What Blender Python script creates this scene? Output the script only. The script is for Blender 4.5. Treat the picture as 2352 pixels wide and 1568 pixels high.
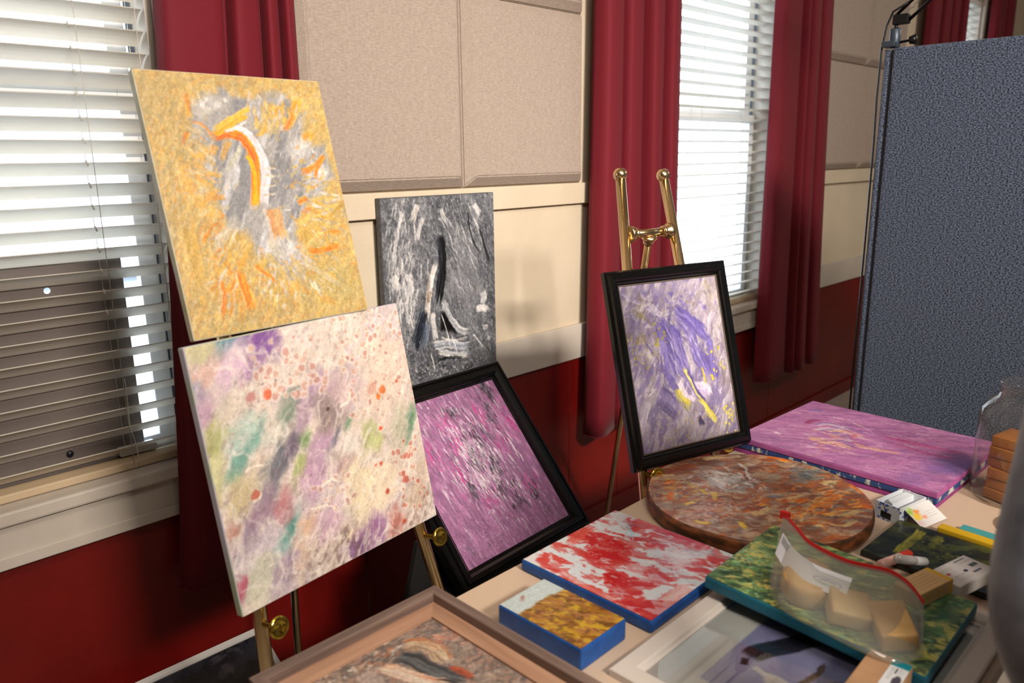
import bpy, bmesh, math, random
import numpy as np
from mathutils import Matrix, Vector

for _o in list(bpy.data.objects):
    bpy.data.objects.remove(_o, do_unlink=True)
scene = bpy.context.scene
COL = scene.collection
R = math.radians

# ------------------------------------------------------------------ camera
# world: +X runs along the window wall to the right, +Y towards that wall, +Z up; metres
cam_d = bpy.data.cameras.new('camera')
cam = bpy.data.objects.new('camera', cam_d)
COL.objects.link(cam)
cam_d.sensor_width = 36.0
cam_d.lens = 27.215
cam_d.clip_start = 0.02
cam_d.clip_end = 300
cam.matrix_world = Matrix(((0.7071, 0.1729, -0.6856, 0.0),
                           (-0.7070, 0.1546, -0.6901, 0.0),
                           (-0.0133, 0.9727, 0.2316, 1.55),
                           (0, 0, 0, 1)))
cam_d.dof.use_dof = True
cam_d.dof.focus_distance = 2.05
cam_d.dof.aperture_fstop = 3.4
scene.camera = cam

# ------------------------------------------------------------------ world, lamps, exposure
world = bpy.data.worlds.new('overcast_sky')
scene.world = world
world.use_nodes = True
_bg = world.node_tree.nodes['Background']
_bg.inputs[0].default_value = (0.86, 0.93, 1.0, 1)
_bg.inputs[1].default_value = 5.8

def area_lamp(name, loc, target, sx, sy, power, color):
    d = bpy.data.lights.new(name, 'AREA')
    d.shape = 'RECTANGLE'
    d.size, d.size_y, d.energy, d.color = sx, sy, power, color
    o = bpy.data.objects.new(name, d)
    COL.objects.link(o)
    o.location = loc
    o.rotation_euler = (Vector(target) - Vector(loc)).to_track_quat('-Z', 'Y').to_euler()
    return o

WARM = (1.0, 0.89, 0.785)
_key = area_lamp('ceiling_and_fill_glow', (0.5, -2.3, 3.02), (2.15, 1.95, 1.3), 0.8, 0.35, 40, WARM)
_key.data.spread = R(66)
_fill = area_lamp('ceiling_and_fill_glow', (0.5, -0.35, 3.15), (1.5, 0.5, 0.7), 1.2, 0.5, 33, WARM)  # unseen fill lamp, added to brighten the table
area_lamp('ceiling_and_fill_glow', (5.6, -0.6, 3.16), (5.4, 1.2, 1.6), 1.2, 0.5, 34, WARM)

vs = scene.view_settings
vs.view_transform = 'Standard'
vs.look = 'None'
vs.exposure = 0.0
vs.gamma = 1.0
vs.use_curve_mapping = False
scene.cycles.use_denoising = True
scene.cycles.max_bounces = 8
scene.cycles.transparent_max_bounces = 16
scene.cycles.caustics_reflective = False
scene.cycles.caustics_refractive = False

# ------------------------------------------------------------------ helpers
def lin(c):
    """sRGB 0-255 or hex -> linear RGBA"""
    if isinstance(c, str):
        c = tuple(int(c[i:i + 2], 16) for i in (0, 2, 4))
    o = []
    for v in c[:3]:
        v /= 255.0
        o.append(v / 12.92 if v <= 0.04045 else ((v + 0.055) / 1.055) ** 2.4)
    return (*o, 1.0)

def mat(name, color, rough=0.6, metal=0.0, color2=None, scale=20.0, stretch=(1, 1, 1), contrast=(0.35, 0.65),
        bump=0.0, bscale=None, bstretch=None, sheen=0.0, detail=4.0, spec=0.5, trans=0.0):
    m = bpy.data.materials.new(name)
    m.use_nodes = True
    nt = m.node_tree
    N, L = nt.nodes, nt.links
    b = N['Principled BSDF']
    b.inputs['Base Color'].default_value = lin(color)
    b.inputs['Roughness'].default_value = rough
    b.inputs['Metallic'].default_value = metal
    b.inputs['Specular IOR Level'].default_value = spec
    if sheen:
        b.inputs['Sheen Weight'].default_value = sheen
        b.inputs['Sheen Roughness'].default_value = 0.4
    tc = None
    if color2 is not None or bump:
        tc = N.new('ShaderNodeTexCoord')
    if color2 is not None:
        mp = N.new('ShaderNodeMapping'); mp.inputs['Scale'].default_value = stretch
        L.new(tc.outputs['Object'], mp.inputs['Vector'])
        nz = N.new('ShaderNodeTexNoise'); nz.inputs['Scale'].default_value = scale; nz.inputs['Detail'].default_value = detail
        L.new(mp.outputs[0], nz.inputs['Vector'])
        cr = N.new('ShaderNodeValToRGB')
        cr.color_ramp.elements[0].position, cr.color_ramp.elements[1].position = contrast
        cr.color_ramp.elements[0].color = lin(color)
        cr.color_ramp.elements[1].color = lin(color2)
        L.new(nz.outputs['Fac'], cr.inputs['Fac'])
        L.new(cr.outputs['Color'], b.inputs['Base Color'])
    if bump:
        mp2 = N.new('ShaderNodeMapping'); mp2.inputs['Scale'].default_value = bstretch or stretch
        L.new(tc.outputs['Object'], mp2.inputs['Vector'])
        n2 = N.new('ShaderNodeTexNoise'); n2.inputs['Scale'].default_value = bscale or scale; n2.inputs['Detail'].default_value = 3
        L.new(mp2.outputs[0], n2.inputs['Vector'])
        bp = N.new('ShaderNodeBump'); bp.inputs['Strength'].default_value = bump; bp.inputs['Distance'].default_value = 0.002
        L.new(n2.outputs['Fac'], bp.inputs['Height'])
        L.new(bp.outputs[0], b.inputs['Normal'])
    return m

def mat_sheet(name, tint, clear=0.85, gloss_rough=0.06, gloss=0.08, milk=0.0, milk_color=(255, 255, 255)):
    """thin clear glass or plastic: see-through with a fresnel gloss and a little milkiness"""
    m = bpy.data.materials.new(name)
    m.use_nodes = True
    nt = m.node_tree; N, L = nt.nodes, nt.links
    N.remove(N['Principled BSDF'])
    out = N['Material Output']
    t = N.new('ShaderNodeBsdfTransparent'); t.inputs[0].default_value = lin(tint)
    g = N.new('ShaderNodeBsdfGlossy'); g.inputs['Roughness'].default_value = gloss_rough
    lw = N.new('ShaderNodeLayerWeight'); lw.inputs['Blend'].default_value = 0.5
    pw = N.new('ShaderNodeMath'); pw.operation = 'POWER'; pw.inputs[1].default_value = 4.0
    L.new(lw.outputs['Facing'], pw.inputs[0])
    ad = N.new('ShaderNodeMath'); ad.operation = 'MULTIPLY_ADD'
    ad.inputs[1].default_value = 0.9 - gloss; ad.inputs[2].default_value = gloss
    L.new(pw.outputs[0], ad.inputs[0])
    mx = N.new('ShaderNodeMixShader')
    L.new(ad.outputs[0], mx.inputs[0])
    src = t
    if milk:
        d = N.new('ShaderNodeBsdfDiffuse'); d.inputs[0].default_value = lin(milk_color)
        tl = N.new('ShaderNodeBsdfTranslucent'); tl.inputs[0].default_value = lin(milk_color)
        m0 = N.new('ShaderNodeMixShader'); m0.inputs[0].default_value = 0.5
        L.new(d.outputs[0], m0.inputs[1]); L.new(tl.outputs[0], m0.inputs[2])
        m1 = N.new('ShaderNodeMixShader'); m1.inputs[0].default_value = milk
        L.new(t.outputs[0], m1.inputs[1]); L.new(m0.outputs[0], m1.inputs[2])
        src = m1
    L.new(src.outputs[0], mx.inputs[1]); L.new(g.outputs[0], mx.inputs[2])
    L.new(mx.outputs[0], out.inputs['Surface'])
    return m

def mat_paint(name, rough=0.45, bump=0.35, grain=0.10, gscale=900.0):
    """colour from the painted point colours of the surface, with fine pigment grain and canvas relief"""
    m = bpy.data.materials.new(name)
    m.use_nodes = True
    nt = m.node_tree; N, L = nt.nodes, nt.links
    b = N['Principled BSDF']
    b.inputs['Roughness'].default_value = rough
    at = N.new('ShaderNodeAttribute'); at.attribute_name = 'pigment'
    tc = N.new('ShaderNodeTexCoord')
    nz = N.new('ShaderNodeTexNoise'); nz.inputs['Scale'].default_value = gscale; nz.inputs['Detail'].default_value = 2
    L.new(tc.outputs['Object'], nz.inputs['Vector'])
    mr = N.new('ShaderNodeMapRange'); mr.inputs['From Min'].default_value = 0.3; mr.inputs['From Max'].default_value = 0.7
    mr.inputs['To Min'].default_value = 1 - grain; mr.inputs['To Max'].default_value = 1 + grain
    L.new(nz.outputs['Fac'], mr.inputs['Value'])
    vm = N.new('ShaderNodeVectorMath'); vm.operation = 'MULTIPLY'
    L.new(at.outputs['Color'], vm.inputs[0]); L.new(mr.outputs[0], vm.inputs[1])
    L.new(vm.outputs[0], b.inputs['Base Color'])
    if bump:
        bp = N.new('ShaderNodeBump'); bp.inputs['Strength'].default_value = bump; bp.inputs['Distance'].default_value = 0.0006
        L.new(nz.outputs['Fac'], bp.inputs['Height']); L.new(bp.outputs[0], b.inputs['Normal'])
    return m

def link(name, me, m=None, parent=None, smooth=False):
    o = bpy.data.objects.new(name, me)
    COL.objects.link(o)
    if m is not None and not me.materials:
        me.materials.append(m)
    if parent is not None:
        o.parent = parent
    if smooth:
        me.polygons.foreach_set('use_smooth', [True] * len(me.polygons))
    return o

def mesh_obj(name, verts, faces, m=None, parent=None, smooth=False):
    me = bpy.data.meshes.new(name)
    me.from_pydata([tuple(v) for v in verts], [], faces)
    me.update()
    return link(name, me, m, parent, smooth)

def bm_obj(name, bm, m=None, parent=None, smooth=False):
    me = bpy.data.meshes.new(name)
    bm.normal_update()
    bm.to_mesh(me); bm.free()
    return link(name, me, m, parent, smooth)

def box_bm(x0, x1, y0, y1, z0, z1, bevel=0.0, seg=2):
    bm = bmesh.new()
    bmesh.ops.create_cube(bm, size=1.0)
    for v in bm.verts:
        v.co = Vector(((x0 + x1) / 2 + v.co.x * (x1 - x0), (y0 + y1) / 2 + v.co.y * (y1 - y0), (z0 + z1) / 2 + v.co.z * (z1 - z0)))
    if bevel:
        bmesh.ops.bevel(bm, geom=bm.edges[:], offset=bevel, segments=seg, profile=0.6, affect='EDGES', clamp_overlap=True)
    return bm

def box(name, x0, x1, y0, y1, z0, z1, m, parent=None, bevel=0.0, seg=2):
    return bm_obj(name, box_bm(x0, x1, y0, y1, z0, z1, bevel, seg), m, parent)

def tube(name, pts, rad, m, parent=None, n=12, cap=True):
    """round tube along a polyline; rad a number or one per point"""
    pts = [Vector(p) for p in pts]
    rs = [rad] * len(pts) if isinstance(rad, (int, float)) else rad
    bm = bmesh.new()
    rings = []
    up = Vector((0, 0, 1))
    t0 = (pts[1] - pts[0]).normalized()
    a = t0.orthogonal().normalized() if abs(t0.dot(up)) > 0.95 else t0.cross(up).normalized()
    for i, p in enumerate(pts):
        if i == 0: t = pts[1] - pts[0]
        elif i == len(pts) - 1: t = pts[-1] - pts[-2]
        else: t = (pts[i + 1] - pts[i]).normalized() + (pts[i] - pts[i - 1]).normalized()
        t.normalize()
        a = (a - t * a.dot(t)).normalized()
        b = t.cross(a)
        rings.append([bm.verts.new(p + (a * math.cos(k * 2 * math.pi / n) + b * math.sin(k * 2 * math.pi / n)) * rs[i]) for k in range(n)])
    for r0, r1 in zip(rings, rings[1:]):
        for k in range(n):
            bm.faces.new((r0[k], r0[(k + 1) % n], r1[(k + 1) % n], r1[k]))
    if cap:
        bm.faces.new(rings[0][::-1]); bm.faces.new(rings[-1])
    o = bm_obj(name, bm, m, parent, smooth=True)
    return o

def lathe(name, prof, m, parent=None, n=24, base=(0, 0, 0), axis=(0, 0, 1), caps=True):
    """turned shape: prof = [(radius, height)...] about an axis through base"""
    q = Vector((0, 0, 1)).rotation_difference(Vector(axis).normalized())
    bm = bmesh.new()
    rings = []
    for r, h in prof:
        rings.append([bm.verts.new(Vector(base) + q @ Vector((r * math.cos(k * 2 * math.pi / n), r * math.sin(k * 2 * math.pi / n), h))) for k in range(n)])
    for r0, r1 in zip(rings, rings[1:]):
        for k in range(n):
            bm.faces.new((r0[k], r0[(k + 1) % n], r1[(k + 1) % n], r1[k]))
    if caps:
        bm.faces.new(rings[0][::-1]); bm.faces.new(rings[-1])
    return bm_obj(name, bm, m, parent, smooth=True)

def ball(name, c, r, m, parent=None, sx=1, sy=1, sz=1):
    bm = bmesh.new()
    bmesh.ops.create_uvsphere(bm, u_segments=20, v_segments=12, radius=r)
    for v in bm.verts:
        v.co = Vector((v.co.x * sx + c[0], v.co.y * sy + c[1], v.co.z * sz + c[2]))
    return bm_obj(name, bm, m, parent, smooth=True)

def tag(o, label, cat, group=None, kind=None):
    o['label'] = label
    o['category'] = cat
    if group: o['group'] = group
    if kind: o['kind'] = kind
    return o

def struct(o, label=None):
    o['kind'] = 'structure'
    if label: o['label'] = label
    return o

def empty(name, loc=(0, 0, 0), rot=(0, 0, 0), basis=None):
    o = bpy.data.objects.new(name, None)
    o.empty_display_size = 0.05
    COL.objects.link(o)
    if basis is not None:
        u, n, v = basis
        o.matrix_world = Matrix(((u[0], n[0], v[0], loc[0]), (u[1], n[1], v[1], loc[1]), (u[2], n[2], v[2], loc[2]), (0, 0, 0, 1)))
    else:
        o.location = loc
        o.rotation_euler = rot
    return o

def lean_basis(az, lean):
    """x along the picture's width, y away from the viewer, z up along its slope"""
    a, l = R(az), R(lean)
    u = (math.cos(a), math.sin(a), 0)
    h = (-math.sin(a), math.cos(a), 0)
    v = (h[0] * math.sin(l), h[1] * math.sin(l), math.cos(l))
    n = (h[0] * math.cos(l), h[1] * math.cos(l), -math.sin(l))
    return u, n, v

def flat_basis(az=0):
    """lying face up: picture's up points away from the viewer's side of the table"""
    a = R(az)
    return (math.cos(a), math.sin(a), 0), (0, 0, -1), (-math.sin(a), math.cos(a), 0)

def twin(o, parent=None, name=None):
    c = o.copy()
    COL.objects.link(c)
    if parent is not None: c.parent = parent
    return c
# ------------------------------------------------------------------ brushwork: paintings are laid down stroke by stroke
_rng = np.random.default_rng(11)
_TAB = _rng.random((8, 256, 256)).astype(np.float32)

def vnoise(x, y, seed=0):
    t = _TAB[seed % 8]
    x = x + 17.3 * seed; y = y + 9.1 * seed
    xi = np.floor(x).astype(int); yi = np.floor(y).astype(int)
    fx = x - xi; fy = y - yi
    fx = fx * fx * (3 - 2 * fx); fy = fy * fy * (3 - 2 * fy)
    a = t[yi % 256, xi % 256]; b = t[yi % 256, (xi + 1) % 256]
    c = t[(yi + 1) % 256, xi % 256]; d = t[(yi + 1) % 256, (xi + 1) % 256]
    return (a * (1 - fx) + b * fx) * (1 - fy) + (c * (1 - fx) + d * fx) * fy

def fbm(x, y, o=4, seed=0):
    s = 0.0; a = 0.5; n = 0.0
    for k in range(o):
        s = s + a * vnoise(x * 2 ** k, y * 2 ** k, seed + k)
        n += a; a *= 0.55
    return s / n

def sstep(a, b, x):
    t = np.clip((x - a) / (b - a), 0, 1)
    return t * t * (3 - 2 * t)

class Pic:
    """a painted sheet, W x H samples. Drawing units: sketch units, laid on the sheet by the four sketch corners
    (top left, top right, bottom right, bottom left)."""
    def __init__(s, W, H, asp, corners, base, seed=1):
        s.W, s.H, s.asp, s.seed = W, H, asp, seed
        uu, vv = np.meshgrid(np.linspace(0, 1, W), np.linspace(0, 1, H))
        s.u, s.v = (uu * asp).astype(np.float32), vv.astype(np.float32)
        s.c = np.empty((H, W, 3), np.float32); s.c[:] = np.array(base, np.float32) / 255
        s.h = np.zeros((H, W), np.float32)
        s.r = np.random.default_rng(seed)
        src = np.array(corners, float); dst = np.array([(0, 0), (1, 0), (1, 1), (0, 1)], float)
        A = []; b = []
        for (x, y), (X, Y) in zip(src, dst):
            A.append([x, y, 1, 0, 0, 0, -X * x, -X * y]); b.append(X)
            A.append([0, 0, 0, x, y, 1, -Y * x, -Y * y]); b.append(Y)
        h = np.linalg.solve(np.array(A), np.array(b))
        s.Hm = np.append(h, 1).reshape(3, 3)
        s.unit = 1.0 / np.mean([np.linalg.norm(src[3] - src[0]), np.linalg.norm(src[2] - src[1])])
    def P(s, p):
        q = s.Hm @ np.array([p[0], p[1], 1.0]); q = q[:2] / q[2]
        return np.array([q[0] * s.asp, q[1]])
    def noise(s, scale, ang=0, st=1.0, o=4, seed=0, warp=0.0):
        a = R(ang); u, v = s.u, s.v
        if warp:
            u = u + warp * (fbm(s.u * 5, s.v * 5, 3, seed + 3) - 0.5); v = v + warp * (fbm(s.u * 5 + 9, s.v * 5, 3, seed + 5) - 0.5)
        x = u * math.cos(a) + v * math.sin(a); y = -u * math.sin(a) + v * math.cos(a)
        return fbm(x * scale / st + 50, y * scale + 50, o, seed)
    def mix(s, col, m, h=0.0):
        m = np.clip(m, 0, 1)
        s.c += (np.array(col, np.float32) / 255 - s.c) * m[..., None]
        if h: s.h = s.h * (1 - m * 0.5) + m * h
    def mottle(s, cols, scale, ang=0, st=1, seed=0, lo=0.52, hi=0.62, a=1.0, o=4, warp=0.0, h=0.0):
        for i, c in enumerate(cols):
            s.mix(c, a * sstep(lo, hi, s.noise(scale, ang, st, o, seed + i, warp)), h)
    def blob(s, c, rx, ry, ang, col, a=1.0, soft=0.6, rough=0.5, seed=0, nscale=9, h=0.0):
        """soft-edged patch; centre, radii in sketch units, angle in sheet degrees (clockwise)"""
        p = s.P(c); t = R(ang)
        dx, dy = s.u - p[0], s.v - p[1]
        x = (dx * math.cos(t) + dy * math.sin(t)) / (rx * s.unit); y = (-dx * math.sin(t) + dy * math.cos(t)) / (ry * s.unit)
        d = np.sqrt(x * x + y * y) + rough * (fbm(s.u * nscale + 31 * seed, s.v * nscale + 7, 4, seed) - 0.5) * 2
        s.mix(col, a * (1 - sstep(1 - soft, 1 + soft * 0.3, d)), h)
    def area(s, pts, col=None, a=1.0, soft=0.02, rough=0.05, seed=0, nscale=12):
        P = np.array([s.P(p) for p in pts]); n = len(P)
        u = s.u + rough * (fbm(s.u * nscale, s.v * nscale, 4, seed) - 0.5); v = s.v + rough * (fbm(s.u * nscale + 40, s.v * nscale, 4, seed + 1) - 0.5)
        ins = np.zeros(u.shape, bool); d = np.full(u.shape, 9.0, np.float32)
        for i in range(n):
            (x0, y0), (x1, y1) = P[i], P[(i + 1) % n]
            ins ^= ((y0 > v) != (y1 > v)) & (u < (x1 - x0) * (v - y0) / (y1 - y0 + 1e-9) + x0)
            ex, ey = x1 - x0, y1 - y0
            t = np.clip(((u - x0) * ex + (v - y0) * ey) / (ex * ex + ey * ey + 1e-9), 0, 1)
            d = np.minimum(d, np.hypot(u - x0 - t * ex, v - y0 - t * ey))
        m = sstep(-soft, soft, np.where(ins, d, -d)) * a
        if col is not None: s.mix(col, m)
        return m
    def stroke(s, pts, w, cols, a=1.0, dry=0.4, fr=26.0, h=0.5, raw=False, taper=0.15):
        """one loaded brush stroke: bands of colour across it, bristle streaks along it"""
        P = np.array(pts if raw else [s.P(p) for p in pts], float)
        if not raw: w = w * s.unit
        if len(P) > 2:
            t = np.linspace(0, len(P) - 1, 5 * (len(P) - 1) + 1); Q = []
            for q in t:
                i = min(int(q), len(P) - 2); f = q - i
                p0, p1, p2, p3 = P[max(i - 1, 0)], P[i], P[i + 1], P[min(i + 2, len(P) - 1)]
                Q.append(0.5 * (2 * p1 + (p2 - p0) * f + (2 * p0 - 5 * p1 + 4 * p2 - p3) * f * f + (3 * p1 - p0 - 3 * p2 + p3) * f ** 3))
            P = np.array(Q)
        lo, hi = P.min(0) - w, P.max(0) + w
        i0, i1 = max(int(lo[0] / s.asp * (s.W - 1)), 0), min(int(hi[0] / s.asp * (s.W - 1)) + 2, s.W)
        j0, j1 = max(int(lo[1] * (s.H - 1)), 0), min(int(hi[1] * (s.H - 1)) + 2, s.H)
        if i1 <= i0 or j1 <= j0: return
        u = s.u[j0:j1, i0:i1]; v = s.v[j0:j1, i0:i1]
        best = np.full(u.shape, 9.0, np.float32); off = np.zeros_like(best); al = np.zeros_like(best)
        seg = np.linalg.norm(np.diff(P, axis=0), axis=1); tot = seg.sum() + 1e-9; acc = 0.0
        for k in range(len(P) - 1):
            ex, ey = P[k + 1] - P[k]; L2 = ex * ex + ey * ey + 1e-12
            t = np.clip(((u - P[k][0]) * ex + (v - P[k][1]) * ey) / L2, 0, 1)
            dx, dy = u - P[k][0] - t * ex, v - P[k][1] - t * ey
            d = np.hypot(dx, dy); m = d < best
            best[m] = d[m]
            off[m] = (np.sign(ex * dy - ey * dx) * d)[m]
            al[m] = (acc + t * seg[k])[m]
            acc += seg[k]
        q = off / (w * 0.5)
        r = s.r.random() * 60
        asp_ = tot / w
        br = fbm(q * fr / 6 + r, al / w * 0.35 + r, 3, 2)                 # bristle streaks, long along the stroke
        fine = vnoise(q * fr / 2 + r, al / w * 0.8 + 3 * r, 4)
        sN = vnoise(q * fr / 5 + r + 20, np.zeros_like(q) + r, 6); eN = vnoise(q * fr / 4 + r + 40, np.zeros_like(q) + r, 7)
        tp = taper * (0.35 + 0.65 * dry) * 2.0
        beg = sstep(0, 0.06 + tp * 0.25, al / tot - sN * tp * 0.5 + 0.03); fin = sstep(0, 0.08 + tp * 0.4, 1 - al / tot - eN * tp * 1.3 + 0.04)
        edge = np.abs(q) + 0.55 * (fbm(q * 2 + r, al / w * 1.6 + r, 3, 3) - 0.5) * (0.6 + dry)
        m = (1 - sstep(0.78, 1.0, edge)) * beg * fin * a
        m = m * (1 - min(1.0, dry * 1.5) * sstep(0.50, 0.66, 0.6 * fine + 0.4 * br) * (0.35 + 0.65 * al / tot))
        cc = np.array(cols, np.float32) / 255
        if len(cc) == 1:
            col = np.broadcast_to(cc[0], u.shape + (3,))
        else:
            z = np.clip(q * 0.42 + 0.5 + 1.3 * (br - 0.5), 0, 0.999) * (len(cc) - 1)
            zi = z.astype(int); f = (z - zi)[..., None]; f = f * f * (3 - 2 * f)
            col = cc[zi] * (1 - f) + cc[zi + 1] * f
        col = col * (0.84 + 0.20 * br[..., None] + 0.12 * fine[..., None])
        sub = s.c[j0:j1, i0:i1]; sub += (col - sub) * m[..., None]
        hh = s.h[j0:j1, i0:i1]; hh += (h * (0.3 + 0.5 * br + 0.4 * fine) - hh) * m * 0.8
    def warp(s, amp, scale, ang=0, st=1.0, seed=0, o=3):
        """drag the wet paint about: every sample is pulled from a nearby spot"""
        n1 = s.noise(scale, ang, st, o, seed) - 0.5; n2 = s.noise(scale, ang, st, o, seed + 4) - 0.5
        t = R(ang)
        du = amp * 2 * (n1 * math.cos(t) * st - n2 * math.sin(t)); dv = amp * 2 * (n1 * math.sin(t) * st + n2 * math.cos(t))
        fx = np.clip((s.u + du) / s.asp, 0, 1) * (s.W - 1); fy = np.clip(s.v + dv, 0, 1) * (s.H - 1)
        x0 = np.minimum(fx.astype(int), s.W - 2); y0 = np.minimum(fy.astype(int), s.H - 2)
        a = (fx - x0)[..., None]; b = (fy - y0)[..., None]; c = s.c
        s.c = ((c[y0, x0] * (1 - a) + c[y0, x0 + 1] * a) * (1 - b) + (c[y0 + 1, x0] * (1 - a) + c[y0 + 1, x0 + 1] * a) * b).astype(np.float32)
        s.h = s.h[np.round(fy).astype(int), np.round(fx).astype(int)]
    def streaks(s, amt, scale, ang, st, seed=0, m=1.0):
        n = s.noise(scale, ang, st, 3, seed) - 0.5
        s.c = np.clip(s.c * (1 + amt * 2 * n * m)[..., None], 0, 1).astype(np.float32)
        s.h = s.h + 0.5 * n * m
    def scatter(s, n, where, ang, spread, ln, wd, cols, a=(0.5, 1.0), dry=0.5, h=0.4, bend=0.15):
        """n short strokes inside a patch (centre, rx, ry) or the whole sheet; ang in sheet degrees or a function of (u, v)"""
        for i in range(n):
            if where is None:
                p = np.array([s.r.random() * s.asp, s.r.random()])
            else:
                c, rx, ry = where
                p = s.P(c) + s.r.normal(0, 0.5, 2) * np.array([rx, ry]) * s.unit
            t = R((ang(p[0], p[1]) if callable(ang) else ang) + s.r.normal(0, spread))
            L = s.r.uniform(*ln) * s.unit; w = s.r.uniform(*wd) * s.unit
            d = np.array([math.cos(t), math.sin(t)]) * L / 2; nrm = np.array([-d[1], d[0]]) * s.r.normal(0, bend)
            c0 = np.array(cols[s.r.integers(len(cols))], float) * s.r.uniform(0.92, 1.08)
            s.stroke([p - d, p + nrm, p + d], w, [c0], s.r.uniform(*a), dry, h=h * s.r.random(), raw=True, taper=0.3)
    def spots(s, n, where, r, cols, rim=None, a=0.8, ang=-40, st=1.4):
        for i in range(n):
            c, rx, ry = where
            p = s.P(c) + s.r.uniform(-1, 1, 2) * np.array([rx, ry]) * s.unit
            q = s.r.uniform(*r) * s.unit; t = R(ang + s.r.normal(0, 30)); e = s.r.uniform(1, st)
            k = q * 3
            i0, i1 = max(int((p[0] - k) / s.asp * s.W), 0), min(int((p[0] + k) / s.asp * s.W) + 1, s.W)
            j0, j1 = max(int((p[1] - k) * s.H), 0), min(int((p[1] + k) * s.H) + 1, s.H)
            if i1 <= i0 or j1 <= j0: continue
            dx, dy = s.u[j0:j1, i0:i1] - p[0], s.v[j0:j1, i0:i1] - p[1]
            x = (dx * math.cos(t) + dy * math.sin(t)) / (q * e); y = (-dx * math.sin(t) + dy * math.cos(t)) / q
            d = np.hypot(x, y) + 0.7 * (fbm(s.u[j0:j1, i0:i1] * 30, s.v[j0:j1, i0:i1] * 30, 2, i) - 0.5)
            sub = s.c[j0:j1, i0:i1]
            if rim is not None:
                sub += (np.array(rim, np.float32) / 255 - sub) * ((1 - sstep(1.0, 1.6, d)) * 0.6)[..., None]
            col = np.array(cols[s.r.integers(len(cols))], np.float32) / 255
            sub += (col - sub) * ((1 - sstep(0.6, 1.1, d)) * a)[..., None]
    def grain(s, amt=0.08, scale=120, ang=0, st=1):
        s.c *= (1 + amt * 2 * (s.noise(scale, ang, st, 3, 6) - 0.5))[..., None]
        s.c *= (1 + amt * (s.r.random(s.u.shape)[..., None] - 0.5)).astype(np.float32)

def lin_np(c):
    c = np.clip(c, 0, 1)
    return np.where(c <= 0.04045, c / 12.92, ((c + 0.055) / 1.055) ** 2.4)

def grid_mesh(name, X, Y, Z, col):
    """a fine sheet of quads with one pigment colour per point"""
    H, W = X.shape
    me = bpy.data.meshes.new(name)
    co = np.stack([X, Y, Z], -1).reshape(-1, 3).astype(np.float32)
    idx = np.arange(H * W).reshape(H, W)
    q = np.stack([idx[:-1, :-1], idx[1:, :-1], idx[1:, 1:], idx[:-1, 1:]], -1).reshape(-1, 4)
    me.vertices.add(len(co)); me.vertices.foreach_set('co', co.ravel())
    me.loops.add(q.size); me.loops.foreach_set('vertex_index', q.ravel().astype(np.int32))
    me.polygons.add(len(q))
    me.polygons.foreach_set('loop_start', np.arange(0, q.size, 4, dtype=np.int32))
    me.update(calc_edges=True)
    at = me.color_attributes.new('pigment', 'FLOAT_COLOR', 'POINT')
    rgba = np.concatenate([lin_np(col.reshape(-1, 3)), np.ones((H * W, 1))], 1).astype(np.float32)
    at.data.foreach_set('color', rgba.ravel())
    me.polygons.foreach_set('use_smooth', np.ones(len(q), bool))
    me.update()
    return me

def painted_sheet(name, pic, w, h, m, parent, relief=0.0, y=-0.0006, x0=None, z0=0.0):
    """painted front of a canvas: w x h, lower edge at z0, facing -y"""
    X, Z = np.meshgrid(np.linspace(-w / 2, w / 2, pic.W) if x0 is None else np.linspace(x0, x0 + w, pic.W), np.linspace(z0 + h, z0, pic.H))
    e = np.minimum(np.minimum(pic.u, pic.asp - pic.u), np.minimum(pic.v, 1 - pic.v))
    Y = y - relief * np.clip(pic.h, 0, 1) * sstep(0, 0.02, e)
    me = grid_mesh(name, X, Y, Z, pic.c)
    return link(name, me, m, parent)

PAINT = mat_paint('oil_and_acrylic_paint')
PAINT_GLOSSY = mat_paint('varnished_paint', rough=0.18, bump=0.1, grain=0.06)
PRINT = mat_paint('printed_card', rough=0.4, bump=0.0, grain=0.02)
# ------------------------------------------------------------------ the room
D = 1.952          # face of the window wall
CEIL = 3.3
M_cream = mat('cream_wall_paint', (214, 200, 176), 0.75, color2=(205, 190, 166), scale=3, bump=0.5, bscale=70)
M_white = mat('white_gloss_paint', (208, 199, 187), 0.45, color2=(198, 188, 176), scale=6, bump=0.15, bscale=90)
M_red = mat('dark_red_wall_paint', (120, 14, 8), 0.42, color2=(106, 10, 6), scale=4, bump=0.3, bscale=60)
M_floor = mat('pale_vinyl_floor', (196, 186, 172), 0.5, color2=(184, 174, 160), scale=8)
M_ceil = mat('white_ceiling', (225, 220, 212), 0.9)
M_far = mat('cream_far_wall', (205, 192, 170), 0.85)

XA, XB, YB = -3.2, 9.5, -5.2
floor = struct(box('floor', XA, XB, YB, D + 0.15, -0.1, 0.0, M_floor))
ceiling = struct(box('ceiling', XA, XB, YB, D + 0.15, CEIL, CEIL + 0.1, M_ceil))
struct(box('wall_back', XA, XB, YB - 0.1, YB, 0, CEIL, M_far))
struct(box('wall_left', XA - 0.1, XA, YB - 0.1, D + 0.15, 0, CEIL, M_far))
struct(box('wall_right', XB, XB + 0.1, YB - 0.1, D + 0.15, 0, CEIL, M_far))

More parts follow.
